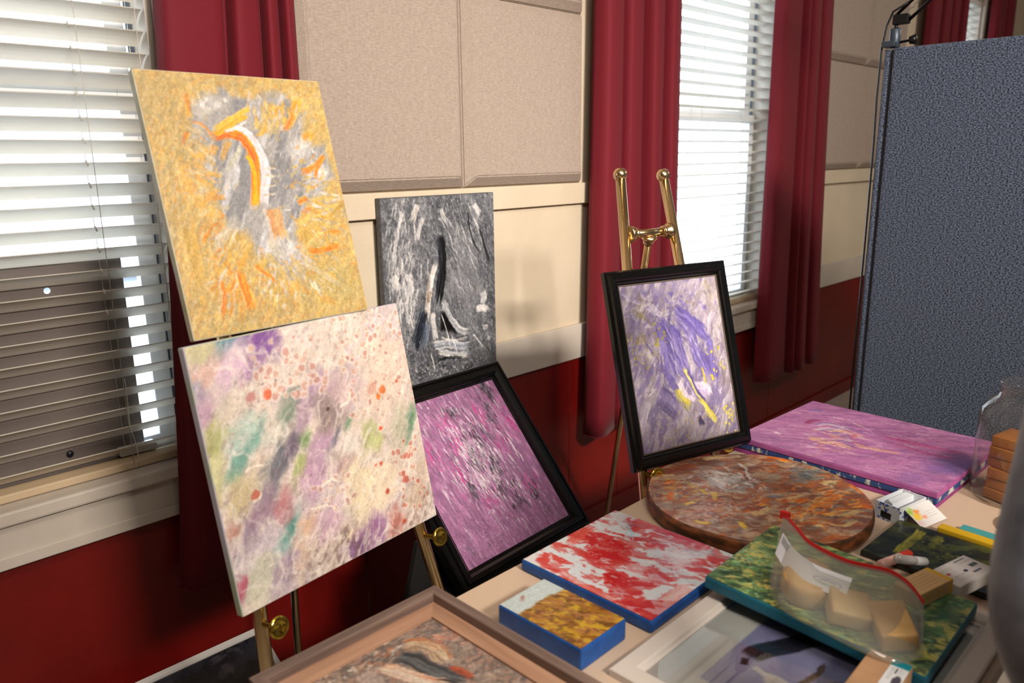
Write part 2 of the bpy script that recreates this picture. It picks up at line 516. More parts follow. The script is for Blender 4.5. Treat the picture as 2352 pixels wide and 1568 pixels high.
WIN = [(-0.16, 0.775), (2.86, 3.80), (6.15, 7.09)]   # clear openings along X
WZ0, WZ1 = 0.80, 2.68
def wall_with_openings():
    xs = sorted([XA, XB] + [x for w in WIN for x in w]); zs = [0, WZ0, WZ1, CEIL]
    bm = bmesh.new(); vv = {}
    T = 0.15
    def V(i, j, k):
        if (i, j, k) not in vv: vv[(i, j, k)] = bm.verts.new((xs[i], D + (T if k else 0), zs[j]))
        return vv[(i, j, k)]
    hole = lambda i, j: j == 1 and any(abs(xs[i] - a) < 1e-6 for a, b in WIN)
    cells = {(i, j) for i in range(len(xs) - 1) for j in range(3) if not hole(i, j)}
    for i, j in cells:
        bm.faces.new((V(i, j, 0), V(i + 1, j, 0), V(i + 1, j + 1, 0), V(i, j + 1, 0)))
        bm.faces.new((V(i, j, 1), V(i, j + 1, 1), V(i + 1, j + 1, 1), V(i + 1, j, 1)))
        for (di, dj, a, b) in ((-1, 0, (0, 0), (0, 1)), (1, 0, (1, 1), (1, 0)), (0, -1, (1, 0), (0, 0)), (0, 1, (0, 1), (1, 1))):
            if (i + di, j + dj) not in cells:
                p, q = (i + a[0], j + a[1]), (i + b[0], j + b[1])
                bm.faces.new((V(*p, 0), V(*q, 0), V(*q, 1), V(*p, 1)))
    bmesh.ops.recalc_face_normals(bm, faces=bm.faces)
    return struct(bm_obj('wall_front', bm, M_cream))
wall_front = wall_with_openings()

# red panelling below the white band, seams left between the sheets
seams = [XA, -1.2, 0.05, 1.26, 2.252, 2.578, 3.968, 5.2, 6.4, 7.6, XB]
for a, b in zip(seams, seams[1:]):
    o = box('panelling_sheet', a + 0.002, b - 0.002, D - 0.006, D, 0.085, 0.77, M_red, wall_front, bevel=0.0015, seg=1)
struct(box('baseboard_front', XA, XB, D - 0.018, D, 0.0, 0.085, M_red, bevel=0.004), 'dark red baseboard under the window wall')
# white band and chair rail, broken where the windows stand
k = 0
edges = [XA] + [x for w in WIN for x in (w[0] - 0.10, w[1] + 0.10)] + [XB]
for a, b in zip(edges[0::2], edges[1::2]):
    k += 1
    t = struct(box('trim_%d' % k, a, b, D - 0.02, D, 0.768, 0.905, M_white, bevel=0.003), 'white painted wainscot board on the window wall')
    k += 1
    t = struct(box('trim_%d' % k, a, b, D - 0.022, D, 1.376, 1.452, M_cream, bevel=0.003), 'cream painted chair rail on the window wall')

# ------------------------------------------------------------------ windows
M_glass = mat_sheet('window_glass', (246, 250, 252), gloss=0.02, gloss_rough=0.0)
M_vinyl = mat('white_window_vinyl', (226, 229, 232), 0.4)
M_track = mat('grey_window_track', (96, 108, 124), 0.5)
for n, (xa, xb) in enumerate(WIN):
    w = struct(empty('window_%d' % (n + 1), ((xa + xb) / 2, D, WZ0)), 'white double-hung window')
    cx = (xa + xb) / 2; hw = (xb - xa) / 2; H = WZ1 - WZ0
    L = lambda x: x - cx
    for s in (-1, 1):
        a, b = sorted((s * hw, s * (hw - 0.018)))
        box('jamb', a, b, 0.0, 0.15, 0, H, M_white, w, bevel=0.002)
        a, b = sorted((s * (hw - 0.002), s * (hw + 0.095)))
        box('casing', a, b, -0.024, 0.0, -0.13, H + 0.1, M_white, w, bevel=0.004)
        a, b = sorted((s * (hw - 0.02), s * (hw - 0.028)))
        box('sash_track', a, b, 0.085, 0.1, 0.02, H, M_track, w)
    box('head_jamb', -hw, hw, 0.0, 0.15, H - 0.02, H, M_white, w)
    box('head_casing', -hw + 0.003, hw - 0.003, -0.024, 0.0, H, H + 0.1, M_white, w)
    box('sill', -hw - 0.06, hw + 0.06, -0.05, 0.15, -0.03, 0.004, M_white, w, bevel=0.006)
    ap = box('apron', -hw - 0.0, hw + 0.0, -0.03, 0.0, -0.135, -0.031, M_white, w, bevel=0.003)
    box('apron_bead', -hw, hw, -0.036, -0.0302, -0.135, -0.105, M_white, ap, bevel=0.003)
    mz = 0.94
    for (z0, z1, y) in ((0.006, mz, 0.07), (mz - 0.03, H - 0.02, 0.105)):
        st = 0.045
        sash = empty('sash', (0, y, 0)); sash.parent = w
        for s in (-1, 1):
            a, b = sorted((s * (hw - 0.03), s * (hw - 0.03 - st)))
            box('stile', a, b, 0, 0.03, z0, z1, M_vinyl, sash, bevel=0.003)
        e = hw - 0.03 - st
        box('sash_rail', -e, e, 0, 0.03, z0, z0 + 0.05, M_vinyl, sash, bevel=0.003)
        box('sash_rail', -e, e, 0, 0.03, z1 - 0.04, z1, M_vinyl, sash, bevel=0.003)
        box('pane', -e, e, 0.013, 0.017, z0 + 0.05, z1 - 0.04, M_glass, sash)
    if n == 0:
        lk = box('sash_lock', 0.28, 0.37, 0.035, 0.068, 0.03, 0.05, M_vinyl, w, bevel=0.004)

# ------------------------------------------------------------------ blinds
M_slat = mat('ivory_blind_slat', (228, 222, 211), 0.5)
def add_translucency(m, color, f):
    nt = m.node_tree; N, L = nt.nodes, nt.links
    t = N.new('ShaderNodeBsdfTranslucent'); t.inputs[0].default_value = lin(color)
    x = N.new('ShaderNodeMixShader'); x.inputs[0].default_value = f
    L.new(N['Principled BSDF'].outputs[0], x.inputs[1]); L.new(t.outputs[0], x.inputs[2])
    L.new(x.outputs[0], N['Material Output'].inputs['Surface'])
add_translucency(M_slat, (236, 232, 226), 0.36)
M_rail = mat('tan_blind_rail', (206, 184, 152), 0.5)
M_cord = mat('white_cord', (205, 200, 192), 0.8)
def slat_mesh(w):
    bm = bmesh.new()
    prof = [(-0.025, -0.0012), (-0.012, 0.0014), (0.0, 0.0022), (0.012, 0.0014), (0.025, -0.0012)]
    top = [[bm.verts.new((x, y, z + 0.0013)) for y, z in prof] for x in (-w / 2, w / 2)]
    bot = [[bm.verts.new((x, y, z - 0.0013)) for y, z in prof] for x in (-w / 2, w / 2)]
    for i in range(4):
        bm.faces.new((top[0][i], top[1][i], top[1][i + 1], top[0][i + 1]))
        bm.faces.new((bot[0][i], bot[0][i + 1], bot[1][i + 1], bot[1][i]))
    for r in ((0, 0), (4, 4)):
        bm.faces.new((top[0][r[0]], bot[0][r[0]], bot[1][r[0]], top[1][r[0]]))
    for e in (0, 1):
        bm.faces.new(list(top[e]) + list(bot[e])[::-1])
    bmesh.ops.recalc_face_normals(bm, faces=bm.faces)
    me = bpy.data.meshes.new('slat'); bm.to_mesh(me); bm.free()
    me.materials.append(M_slat)
    return me
BL = [('ivory slatted blind in the nearest window, beside the yellow painting', -35, (0.605, 0.735, 0.0)),
      ('ivory slatted blind in the window behind the brass easel', -9, (3.16, 3.62)),
      ('ivory slatted blind in the far window above the blue partition', -9, (6.5, 6.9))]
for n, (xa, xb) in enumerate(WIN):
    label, tilt, cords = BL[n]
    w = xb - xa - 0.045; cx = (xa + xb) / 2
    by = D + 0.028
    b = tag(empty('window_blind', (cx, by, WZ0)), label, 'blind', 'window blinds')
    me = slat_mesh(w)
    pitch = 0.0490 if n == 0 else 0.0505
    z = 0.052
    cnt = 0
    random.seed(n)
    while z < WZ1 - WZ0 - 0.07:
        s = link('slat', me, None, b)
        s.location = (0, 0, z)
        s.rotation_euler = (R(tilt + random.uniform(-1.2, 1.2)), R(random.uniform(-0.12, 0.12)), 0)
        z += pitch; cnt += 1
    br = box('bottom_rail', -w / 2, w / 2, -0.028, 0.024, 0.006, 0.026, M_rail, b, bevel=0.004)
    box('head_rail', -w / 2, w / 2, -0.028, 0.03, WZ1 - WZ0 - 0.06, WZ1 - WZ0 - 0.022, M_slat, b, bevel=0.003)
    for c in cords:
        for dy in (-0.0275, 0.0265):
            tube('ladder_cord', [(c - cx, dy, 0.012), (c - cx, dy, WZ1 - WZ0 - 0.05)], 0.0009, M_cord, b, n=5)
    if n == 0:
        pts = [(0.607 - cx + 0.012 * math.sin(i * 0.9) * max(0, (6 - i) / 6), -0.034 - 0.002 * (i % 2), 0.0 + i * 0.03) for i in range(9)]
        tube('cord_tail', pts, 0.0011, M_cord, b, n=5)
        for i in range(14):
            tube('cord_clip', [(0.592 - cx, -0.0300, 0.40 + i * pitch), (0.588 - cx, -0.0310, 0.412 + i * pitch)], 0.0022, M_slat, b, n=6)

# grey board that stands behind the nearest blind, a hole and a plug in it
M_board = mat('grey_brown_board', (118, 108, 102), 0.6, color2=(108, 98, 94), scale=6)
bd = tag(empty('window_board', (0.25, D + 0.062, WZ0 + 0.005)), 'grey board with a round hole, propped in the window behind the nearest blind', 'board')
bm = bmesh.new()
ox0, ox1, oz0, oz1 = -0.39, 0.405, 0.0, 0.522
outer = [bm.verts.new((x, 0, z)) for x, z in ((ox0, oz0), (ox1, oz0), (ox1, oz1), (ox0, oz1))]
ring = [bm.verts.new((0.237 + 0.0075 * math.cos(t * math.pi / 8), 0, 0.459 + 0.0075 * math.sin(t * math.pi / 8))) for t in range(16)]
es = [bm.edges.new((outer[i], outer[(i + 1) % 4])) for i in range(4)] + [bm.edges.new((ring[i], ring[(i + 1) % 16])) for i in range(16)]
bmesh.ops.triangle_fill(bm, use_beauty=True, edges=es)
sh = bm_obj('board_sheet', bm, M_board, bd)
md = sh.modifiers.new('thickness', 'SOLIDIFY'); md.thickness = 0.005; md.offset = 0
lathe('plug', [(0.008, 0), (0.008, 0.004), (0.006, 0.006)], mat('black_plug', (18, 20, 30), 0.4), bd, n=16, base=(0.232, -0.0026, 0.060), axis=(0, -1, 0))

# ------------------------------------------------------------------ curtains
M_cur = mat('crimson_curtain_cloth', (118, 6, 30), 0.8, color2=(106, 4, 25), scale=400, sheen=0.04, bump=0.15, bscale=1200)
def curtain(label, top, bot, ztop, zhem, folds, depth, seed=1):
    """pleated panel; top/bot = (x at left, x at right); folds = relative widths of the pleats"""
    o = tag(empty('curtain', ((top[0] + top[1]) / 2, D - 0.085, zhem)), label, 'curtain', 'crimson curtains')
    cx = (top[0] + top[1]) / 2
    rnd = random.Random(seed)
    ss = []; acc = 0.0; tot = sum(folds)
    for k, w in enumerate(folds):
        a = rnd.uniform(0.85, 1.1); c = rnd.uniform(0.30, 0.55)
        for f, d in ((0.0, 0.0), (0.015, 0.25), (0.03, 0.62), (0.06, 0.86), (0.11, 0.97), (0.18, 1.0), (0.3, 0.97), (0.45, 0.90), (0.6, 0.81), (0.75, 0.71), (0.86, 0.62), (0.93, 0.50), (0.97, 0.30), (0.99, 0.08)):
            ss.append((acc + w / tot * f, d * a if f < 0.3 else d * a * (1 - 0.25 * c * (f - 0.3))))
        acc += w / tot
    ss.append((1.0, 0.1))
    NS = len(ss); NZ = 30; V = []; F = []
    p1, p2 = rnd.uniform(0, 6), rnd.uniform(0, 6)
    for j in range(NZ):
        t = j / (NZ - 1); z = (ztop - zhem) * t
        xl = bot[0] + (top[0] - bot[0]) * t ** 0.7; xr = bot[1] + (top[1] - bot[1]) * t ** 0.7
        for s, d in ss:
            w = 0.010 * math.sin(p1 + 2.3 * t + 7 * s) * (1 - t) + 0.004 * math.sin(p2 + 9 * t + 4 * s)
            y = 0.030 - depth * d * (0.85 + 0.25 * (1 - t)) + w * 0.4
            V.append((xl + (xr - xl) * s + w * (0 < s < 1) - cx, y, z))
    for j in range(NZ - 1):
        for i in range(NS - 1):
            a = j * NS + i
            F.append((a, a + 1, a + NS + 1, a + NS))
    p = mesh_obj('cloth', V, F, M_cur, o, smooth=True)
    md = p.modifiers.new('thickness', 'SOLIDIFY'); md.thickness = 0.002
    tube('hem', [(x, y, z + 0.001) for x, y, z in V[:NS]], 0.002, M_cur, o, n=6)
    return o
ZR = 2.86
curtain('crimson curtain hanging behind the yellow painting', (0.80, 1.12), (0.655, 1.06), ZR, 0.475, (48, 24, 14, 14), 0.055, 1)
curtain('crimson curtain hanging behind the brass easel', (2.33, 2.83), (2.275, 2.89), ZR, 0.46, (29, 25, 24, 22), 0.07, 2)
curtain('crimson curtain between the second window and the blue partition', (3.67, 4.25), (3.69, 4.42), ZR, 0.37, (42, 10, 22, 26), 0.065, 3)
curtain('crimson curtain left of the far window above the blue partition', (5.72, 6.48), (5.68, 6.5), ZR, 0.4, (30, 26, 24, 20), 0.065, 4)
curtain('crimson curtain right of the far window above the blue partition', (7.12, 7.72), (7.1, 7.78), ZR, 0.4, (60, 40), 0.06, 5)
M_rod = mat('dark_bronze_rod', (48, 40, 36), 0.35, 0.8)
for (a, b), lab in zip(((0.0 - 0.6, 1.25), (2.25, 4.4), (5.6, 7.9)), ('nearest window', 'second window', 'far window')):
    o = tag(empty('curtain_rod', ((a + b) / 2, D - 0.07, ZR + 0.02)), 'dark curtain rod above the ' + lab, 'curtain rod', 'curtain rods')
    h = (b - a) / 2
    tube('rod', [(-h, 0, 0), (h, 0, 0)], 0.009, M_rod, o)
    for s in (-1, 1):
        ball('finial', (s * (h + 0.02), 0, 0), 0.022, M_rod, o)
        tube('bracket', [(s * (h - 0.06), 0, 0), (s * (h - 0.06), 0.07, 0)], 0.006, M_rod, o)

# ------------------------------------------------------------------ acoustic panels
def burlap():
    m = mat('beige_burlap', (176, 161, 148), 0.92, color2=(160, 145, 133), scale=330, stretch=(0.2, 1, 1), contrast=(0.36, 0.64), bump=0.08, bscale=700)
    nt = m.node_tree; N, L = nt.nodes, nt.links
    b = N['Principled BSDF']
    old = b.inputs['Base Color'].links[0].from_socket
    tc = N.new('ShaderNodeTexCoord'); mp = N.new('ShaderNodeMapping'); mp.inputs['Scale'].default_value = (1, 1, 0.15)
    L.new(tc.outputs['Object'], mp.inputs['Vector'])
    nz = N.new('ShaderNodeTexNoise'); nz.inputs['Scale'].default_value = 340; nz.inputs['Detail'].default_value = 2
    L.new(mp.outputs[0], nz.inputs['Vector'])
    mx = N.new('ShaderNodeMix'); mx.data_type = 'RGBA'; mx.blend_type = 'MULTIPLY'; mx.inputs[0].default_value = 1.0
    mr = N.new('ShaderNodeMapRange'); mr.inputs['From Min'].default_value = 0.3; mr.inputs['From Max'].default_value = 0.7
    mr.inputs['To Min'].default_value = 0.91; mr.inputs['To Max'].default_value = 1.06
    L.new(nz.outputs['Fac'], mr.inputs['Value'])
    L.new(old, mx.inputs[6]); L.new(mr.outputs[0], mx.inputs[7])
    L.new(mx.outputs[2], b.inputs['Base Color'])
    return m
M_burlap = burlap()
def panel_mesh(w, h, dep=0.042, ch=0.034):
    bm = bmesh.new()
    r0 = [bm.verts.new((x, 0, z)) for x, z in ((-w / 2, 0), (w / 2, 0), (w / 2, h), (-w / 2, h))]
    r1 = [bm.verts.new((x, -0.012, z)) for x, z in ((-w / 2, 0), (w / 2, 0), (w / 2, h), (-w / 2, h))]
    r2 = [bm.verts.new((x, -dep, z)) for x, z in ((-w / 2 + ch, ch), (w / 2 - ch, ch), (w / 2 - ch, h - ch), (-w / 2 + ch, h - ch))]
    for a, b in ((r0, r1), (r1, r2)):
        for i in range(4): bm.faces.new((a[i], a[(i + 1) % 4], b[(i + 1) % 4], b[i]))
    bm.faces.new(r2); bm.faces.new(r0[::-1])
    bmesh.ops.recalc_face_normals(bm, faces=bm.faces)
    bmesh.ops.bevel(bm, geom=[e for e in bm.edges if all(abs(v.co.y + dep) < 1e-5 or abs(v.co.y + 0.012) < 1e-5 for v in e.verts)], offset=0.004, segments=2, affect='EDGES')
    me = bpy.data.meshes.new('acoustic_panel'); bm.to_mesh(me); bm.free(); me.materials.append(M_burlap)
    return me
PM = panel_mesh(0.592, 0.592)
pz = [1.456, 2.050, 2.644]
plab = {(0, 0): 'beige burlap acoustic panel above the chair rail, beside the yellow painting', (1, 0): 'beige burlap acoustic panel above the chair rail, left of the brass easel',
        (1, 1): 'upper beige burlap acoustic panel left of the second window, cut by the picture top'}
for c, x in enumerate((1.415, 2.010)):
    for r, z in enumerate(pz[:2]):
        o = link('acoustic_panel', PM); o.location = (x, D - 0.0005, z)
        tag(o, plab.get((c, r), 'upper beige burlap acoustic panel above the yellow painting'), 'acoustic panel', 'burlap acoustic panels')
qlab = ['lower beige burlap acoustic panel just right of the second window curtain', 'lower beige burlap acoustic panel hidden partly by the blue partition edge', 'lower beige burlap acoustic panel behind the lamp clamp']
for c, x in enumerate((4.60, 5.195)):
    for r, z in enumerate(pz[:2]):
        o = link('acoustic_panel', PM); o.location = (x, D - 0.0005, z)
        tag(o, ('lower' if r == 0 else 'upper') + ' beige burlap acoustic panel ' + ('just right of the second window curtain' if c == 0 else 'behind the lamp clamp of the blue partition'), 'acoustic panel', 'burlap acoustic panels')

# ------------------------------------------------------------------ ceiling lights (out of view, they light the room; middle one is added fill)
M_lamp = mat('lamp_housing', (230, 228, 224), 0.5)
for (x, y, z, lab) in ((0.5, -2.3, 3.2, 'behind the viewer'), (0.5, -0.35, 3.2, 'above the viewer, added as fill for the table'), (5.6, -0.6, 3.2, 'beyond the blue partition')):
    o = tag(empty('ceiling_light', (x, y, CEIL)), 'white ceiling light ' + lab, 'ceiling light', 'ceiling lights')
    box('housing', -0.64, 0.64, -0.28, 0.28, -0.06, 0.0, M_lamp, o, bevel=0.01)

# ------------------------------------------------------------------ outdoors beyond the glass
M_snow = mat('pale_ground', (226, 229, 234), 0.9, color2=(210, 216, 224), scale=0.6)
g = struct(box('ground_outside', -40, 70, D + 0.4, 90, -0.5, -0.4, M_snow), 'pale ground outside the windows')
M_van = mat('white_vehicle_paint', (225, 228, 232), 0.3)
M_tyre = mat('black_tyre', (70, 76, 86), 0.8)
M_vg = mat('vehicle_window', (150, 160, 174), 0.2)
van = tag(empty('van', (3.9, 14.2, -0.4)), 'white van parked outside the nearest window', 'van')
prof = [(-2.4, 0.35), (2.4, 0.35), (2.45, 1.0), (1.5, 1.15), (0.95, 1.95), (-2.3, 2.0), (-2.45, 1.0)]
bm = bmesh.new()
a = [bm.verts.new((x, -0.9, z)) for x, z in prof]; b = [bm.verts.new((x, 0.9, z)) for x, z in prof]
bm.faces.new(a); bm.faces.new(b[::-1])
for i in range(len(prof)): bm.faces.new((a[i], b[i], b[(i + 1) % len(prof)], a[(i + 1) % len(prof)]))
bmesh.ops.recalc_face_normals(bm, faces=bm.faces)
bmesh.ops.bevel(bm, geom=bm.edges[:], offset=0.06, segments=2, affect='EDGES')
bm_obj('body', bm, M_van, van)
for x in (-1.55, 1.5):
    for y in (-0.86, 0.66):
        wl = lathe('wheel', [(0.2, 0), (0.34, 0.02), (0.36, 0.06), (0.36, 0.16), (0.34, 0.2)], M_tyre, van, n=20, base=(x, y, 0.36), axis=(0, 1, 0))
        lathe('hubcap', [(0.17, 0), (0.19, 0.015)], M_van, wl, n=16, base=(x, y - 0.012 if y < 0 else y + 0.2, 0.36), axis=(0, 1, 0))
for x0, x1 in ((-1.9, -1.0), (-0.8, 0.1), (0.25, 0.95)):
    box('side_window', x0, x1, -0.915, -0.895, 1.25, 1.75, M_vg, van, bevel=0.01)
M_house = mat('pale_clapboard', (216, 221, 228), 0.8)
M_roof = mat('grey_shingle_roof', (160, 166, 178), 0.9)
def house(x, y, w, d, h, label):
    o = tag(empty('house', (x, y, -0.4)), label, 'house', 'houses across the yard')
    box('wall', -w / 2, w / 2, 0, d, 0, h, M_house, o)
    mesh_obj('roof', [(-w / 2 - .3, -.3, h), (w / 2 + .3, -.3, h), (w / 2 + .3, d + .3, h), (-w / 2 - .3, d + .3, h), (-w / 2 - .3, d / 2, h + d * .35), (w / 2 + .3, d / 2, h + d * .35)],
             [(0, 1, 5, 4), (2, 3, 4, 5), (0, 4, 3), (1, 2, 5), (0, 3, 2, 1)], M_roof, o)
    n = int(w / 2.2)
    for i in range(n):
        xx = -w / 2 + (i + .5) * w / n
        p = box('house_window', xx - .45, xx + .45, -.06, 0.02, 1.1, 2.3, M_van, o)
        box('house_pane', xx - .37, xx + .37, -.08, -.05, 1.18, 2.22, M_vg, p)
house(5.0, 27, 9, 7, 3.0, 'pale house far outside the nearest window')
house(46, 36, 12, 7, 3.0, 'pale house far outside the second window')
M_bark = mat('grey_bark', (108, 110, 116), 0.9)
M_leaf = mat('blue_green_needles', (96, 116, 120), 0.9)
def fir(x, y, h, label, seed):
    o = tag(empty('fir_tree', (x, y, -0.4)), label, 'tree', 'fir trees outside')
    tube('trunk', [(0, 0, 0), (0, 0, h * .9)], [0.16, 0.03], M_bark, o, n=8)
    rnd = random.Random(seed); V = []; F = []
    for t in range(9):
        z = h * (.18 + .8 * t / 9); r = h * .22 * (1 - t / 9.6)
        for q in range(11):
            a = q * 2 * math.pi / 11 + rnd.random(); rr = r * rnd.uniform(.7, 1.1); i = len(V)
            V += [(0.05 * math.cos(a + 1.5), 0.05 * math.sin(a + 1.5), z + .1), (0.05 * math.cos(a - 1.5), 0.05 * math.sin(a - 1.5), z + .1),
                  (rr * math.cos(a - .25) * .6, rr * math.sin(a - .25) * .6, z - r * .25), (rr * math.cos(a), rr * math.sin(a), z - r * .5),
                  (rr * math.cos(a + .25) * .6, rr * math.sin(a + .25) * .6, z - r * .25)]
            F.append((i, i + 1, i + 2, i + 3, i + 4))
    f = mesh_obj('foliage', V, F, M_leaf, o)
    f['kind'] = 'stuff'
fir(31, 38, 8, 'dark fir tree far outside the second window', 1)
fir(36, 46, 10, 'taller fir tree farther off outside the second window', 2)
fir(2.4, 20, 6, 'fir tree outside the nearest window behind the van', 3)
# ------------------------------------------------------------------ the pictures
def k4(s, ox, oy): return lambda *pts: [(ox + x * s, oy + y * s) for x, y in pts]

def pic_yellow():
    q = [(40, 62), (1080, 110), (1340, 1350), (370, 1540)]
    s = Pic(300, 385, 0.78, q, (204, 168, 92), 3)
    s.mottle([(190, 162, 102), (216, 182, 100)], 12, -50, 1.8, 1, 0.44, 0.66, 0.8)
    s.mottle([(172, 152, 108), (228, 192, 112), (196, 176, 130), (220, 160, 72)], 90, -55, 2.4, 4, 0.52, 0.68, 0.55, h=0.5, warp=0.03)
    s.blob((160, 260), 260, 220, 0, (176, 154, 104), 0.5, 0.9); s.blob((1150, 1200), 260, 200, 0, (190, 172, 100), 0.55, 0.9)
    s.scatter(160, ((200, 800), 200, 700), -60, 25, (20, 60), (8, 18), [(226, 178, 84), (196, 160, 96), (214, 190, 140), (230, 164, 70)], (0.3, 0.7))
    # grey heart of the picture
    m = s.area([(370, 345), (430, 200), (560, 180), (700, 240), (900, 190), (985, 320), (960, 430), (1100, 470), (1150, 640), (1010, 760), (930, 860), (930, 1010), (980, 1120), (860, 1170), (740, 1080), (690, 950), (560, 900), (520, 800), (440, 730), (420, 600), (470, 500), (365, 450)],
               (164, 161, 160), 0.97, 0.025, 0.09, 2)
    n = s.noise(30, -62, 7, 4, 3)
    s.mix((196, 194, 196), m * sstep(0.52, 0.64, n)); s.mix((138, 137, 140), m * sstep(0.55, 0.66, s.noise(24, -62, 6, 3, 5)))
    s.blob((470, 250), 110, 70, 0, (206, 196, 180), 0.7, 0.7, 0.9, 3, 20); s.blob((1050, 600), 100, 130, 0, (208, 203, 200), 0.85, 0.5, 0.8, 4, 14)
    s.blob((1000, 480), 90, 60, 0, (202, 196, 190), 0.7, 0.6, 0.8, 5)
    s.blob((560, 1020), 90, 200, 20, (206, 196, 180), 0.6, 0.7, 0.8, 6); s.blob((940, 1060), 90, 90, 0, (214, 206, 198), 0.7, 0.6, 0.9, 7)
    G = [(226, 182, 84), (214, 168, 70), (232, 198, 120)]; O = [(244, 150, 24), (236, 126, 30), (248, 172, 40)]
    # radiating ochre strokes
    for a, w, c in (([(960, 1000), (1080, 860), (1210, 730)], 130, G), ([(940, 900), (1060, 820), (1180, 760)], 60, [(216, 170, 80), (228, 190, 100)]),
                    ([(640, 930), (570, 1070), (500, 1180)], 80, G), ([(690, 990), (620, 1100), (560, 1230)], 60, G), ([(540, 1140), (560, 1280), (530, 1440)], 70, G),
                    ([(620, 1150), (650, 1260), (695, 1390)], 56, O), ([(585, 1180), (610, 1300), (640, 1420)], 40, [(246, 178, 70), (240, 150, 40)]), ([(510, 1180), (535, 1290), (525, 1420)], 30, O),
                    ([(700, 1110), (800, 1195), (930, 1300)], 46, G), ([(770, 1040), (880, 1180), (1000, 1300)], 40, [(206, 176, 100), (224, 190, 110)]), ([(960, 1090), (1090, 1160), (1240, 1250)], 40, [(214, 188, 120), (200, 190, 170)]),
                    ([(1000, 1040), (1110, 1030), (1205, 1000)], 40, O), ([(1060, 1290), (1120, 1310), (1180, 1330)], 44, [(226, 150, 60), (220, 180, 90)]), ([(1130, 930), (1200, 930)], 30, O),
                    ([(810, 220), (800, 320), (715, 400)], 80, G), ([(870, 230), (850, 330), (770, 420)], 50, [(206, 172, 96), (226, 190, 110)]), ([(970, 200), (940, 300), (890, 390)], 56, [(244, 184, 60), (240, 160, 30)]),
                    ([(920, 330), (880, 370), (870, 400)], 30, O), ([(985, 430), (1020, 400), (1060, 410)], 40, [(224, 170, 70), (236, 150, 40)]), ([(970, 605), (1030, 590), (1110, 515)], 36, O), ([(1110, 510), (1060, 590), (1060, 660)], 30, O), ([(1075, 660), (1100, 625), (1095, 570)], 24, [(240, 160, 60), (246, 190, 110)]),
                    ([(955, 780), (985, 765), (1015, 745)], 36, O), ([(970, 835), (1010, 815), (1050, 800)], 22, [(236, 120, 40)]), ([(335, 180), (350, 280), (325, 330)], 26, [(232, 140, 40), (238, 160, 60)]), ([(310, 480), (330, 420), (345, 390)], 30, O),
                    ([(450, 480), (400, 580), (440, 700)], 60, [(226, 182, 90), (232, 170, 70)]), ([(420, 640), (460, 760), (420, 900)], 80, G), ([(330, 900), (360, 1100), (420, 1300)], 110, G), ([(300, 560), (330, 700), (330, 820)], 60, [(232, 170, 74), (220, 180, 96)])):
        s.stroke(a, w, c, 0.9, 0.45, h=0.7)
    s.scatter(90, ((960, 1130), 260, 150), 40, 18, (40, 110), (6, 14), [(222, 186, 100), (220, 210, 196), (236, 150, 50), (176, 168, 160)], (0.5, 0.9))
    s.scatter(60, ((560, 1250), 120, 220), 75, 16, (40, 120), (6, 14), [(238, 170, 60), (222, 206, 180), (240, 140, 30), (206, 176, 110)], (0.5, 0.9))
    s.scatter(80, ((480, 620), 140, 240), -65, 14, (40, 120), (6, 12), [(196, 194, 196), (206, 198, 180), (138, 138, 146), (222, 176, 90)], (0.5, 0.9))
    s.scatter(70, ((860, 560), 120, 260), -35, 25, (30, 90), (5, 10), [(196, 192, 190), (214, 206, 196), (140, 140, 146), (216, 176, 90)], (0.5, 0.9))
    c0 = s.P((770, 720)); rad_ = lambda u, v: math.degrees(math.atan2(v - c0[1], u - c0[0]))
    for (c, rx, ry, n_, cols) in (((1080, 780), 130, 330, 110, [(236, 190, 70), (222, 172, 70), (226, 216, 206), (242, 150, 40), (206, 176, 110), (168, 162, 160)]),
                                 ((880, 1230), 280, 110, 120, [(236, 190, 80), (206, 170, 80), (228, 218, 206), (240, 160, 50), (176, 164, 140)]),
                                 ((560, 1180), 120, 230, 110, [(244, 176, 50), (226, 186, 90), (226, 214, 196), (242, 142, 30), (182, 166, 140)]),
                                 ((420, 640), 90, 330, 90, [(232, 176, 72), (216, 190, 140), (238, 158, 60), (190, 170, 130)]),
                                 ((840, 300), 200, 100, 80, [(230, 184, 80), (212, 200, 186), (240, 170, 50), (160, 156, 154), (190, 168, 120)])):
        s.scatter(n_, (c, rx, ry), rad_, 16, (50, 150), (9, 24), cols, (0.55, 0.95), 0.5, 0.9, 0.2)
    for c, r1, r2 in (((1060, 600), 70, 90), ((1010, 480), 60, 40), ((930, 1040), 60, 60), ((470, 240), 80, 40), ((900, 980), 40, 80)):
        s.scatter(22, (c, r1, r2), -30, 40, (30, 80), (12, 26), [(226, 220, 214), (206, 202, 198), (178, 176, 176)], (0.5, 0.9), 0.5, 0.9, 0.3)
    for a_, w_ in (([(970, 605), (1030, 590), (1110, 515)], 34), ([(1110, 510), (1065, 590), (1060, 660)], 28), ([(955, 780), (1015, 745)], 34), ([(1010, 1040), (1110, 1030), (1200, 1000)], 34), ([(620, 1150), (650, 1260), (695, 1390)], 50), ([(515, 1200), (535, 1290), (525, 1420)], 30), ([(940, 290), (890, 390)], 34), ([(700, 1115), (800, 1195), (850, 1230)], 24)):
        s.stroke(a_, w_, [(248, 178, 50), (242, 140, 24), (234, 116, 30), (250, 190, 90)], 0.95, 0.35, h=1.0)
    # pale fan and smear below the arc
    s.stroke([(500, 470), (480, 540)], 40, [(240, 180, 70), (232, 150, 50)], 0.7, 0.5); s.stroke([(580, 440), (520, 570)], 40, [(240, 190, 90), (228, 160, 60), (214, 206, 190)], 0.8, 0.5)
    s.stroke([(650, 470), (560, 640)], 40, [(196, 192, 190), (206, 200, 160)], 0.8, 0.5)
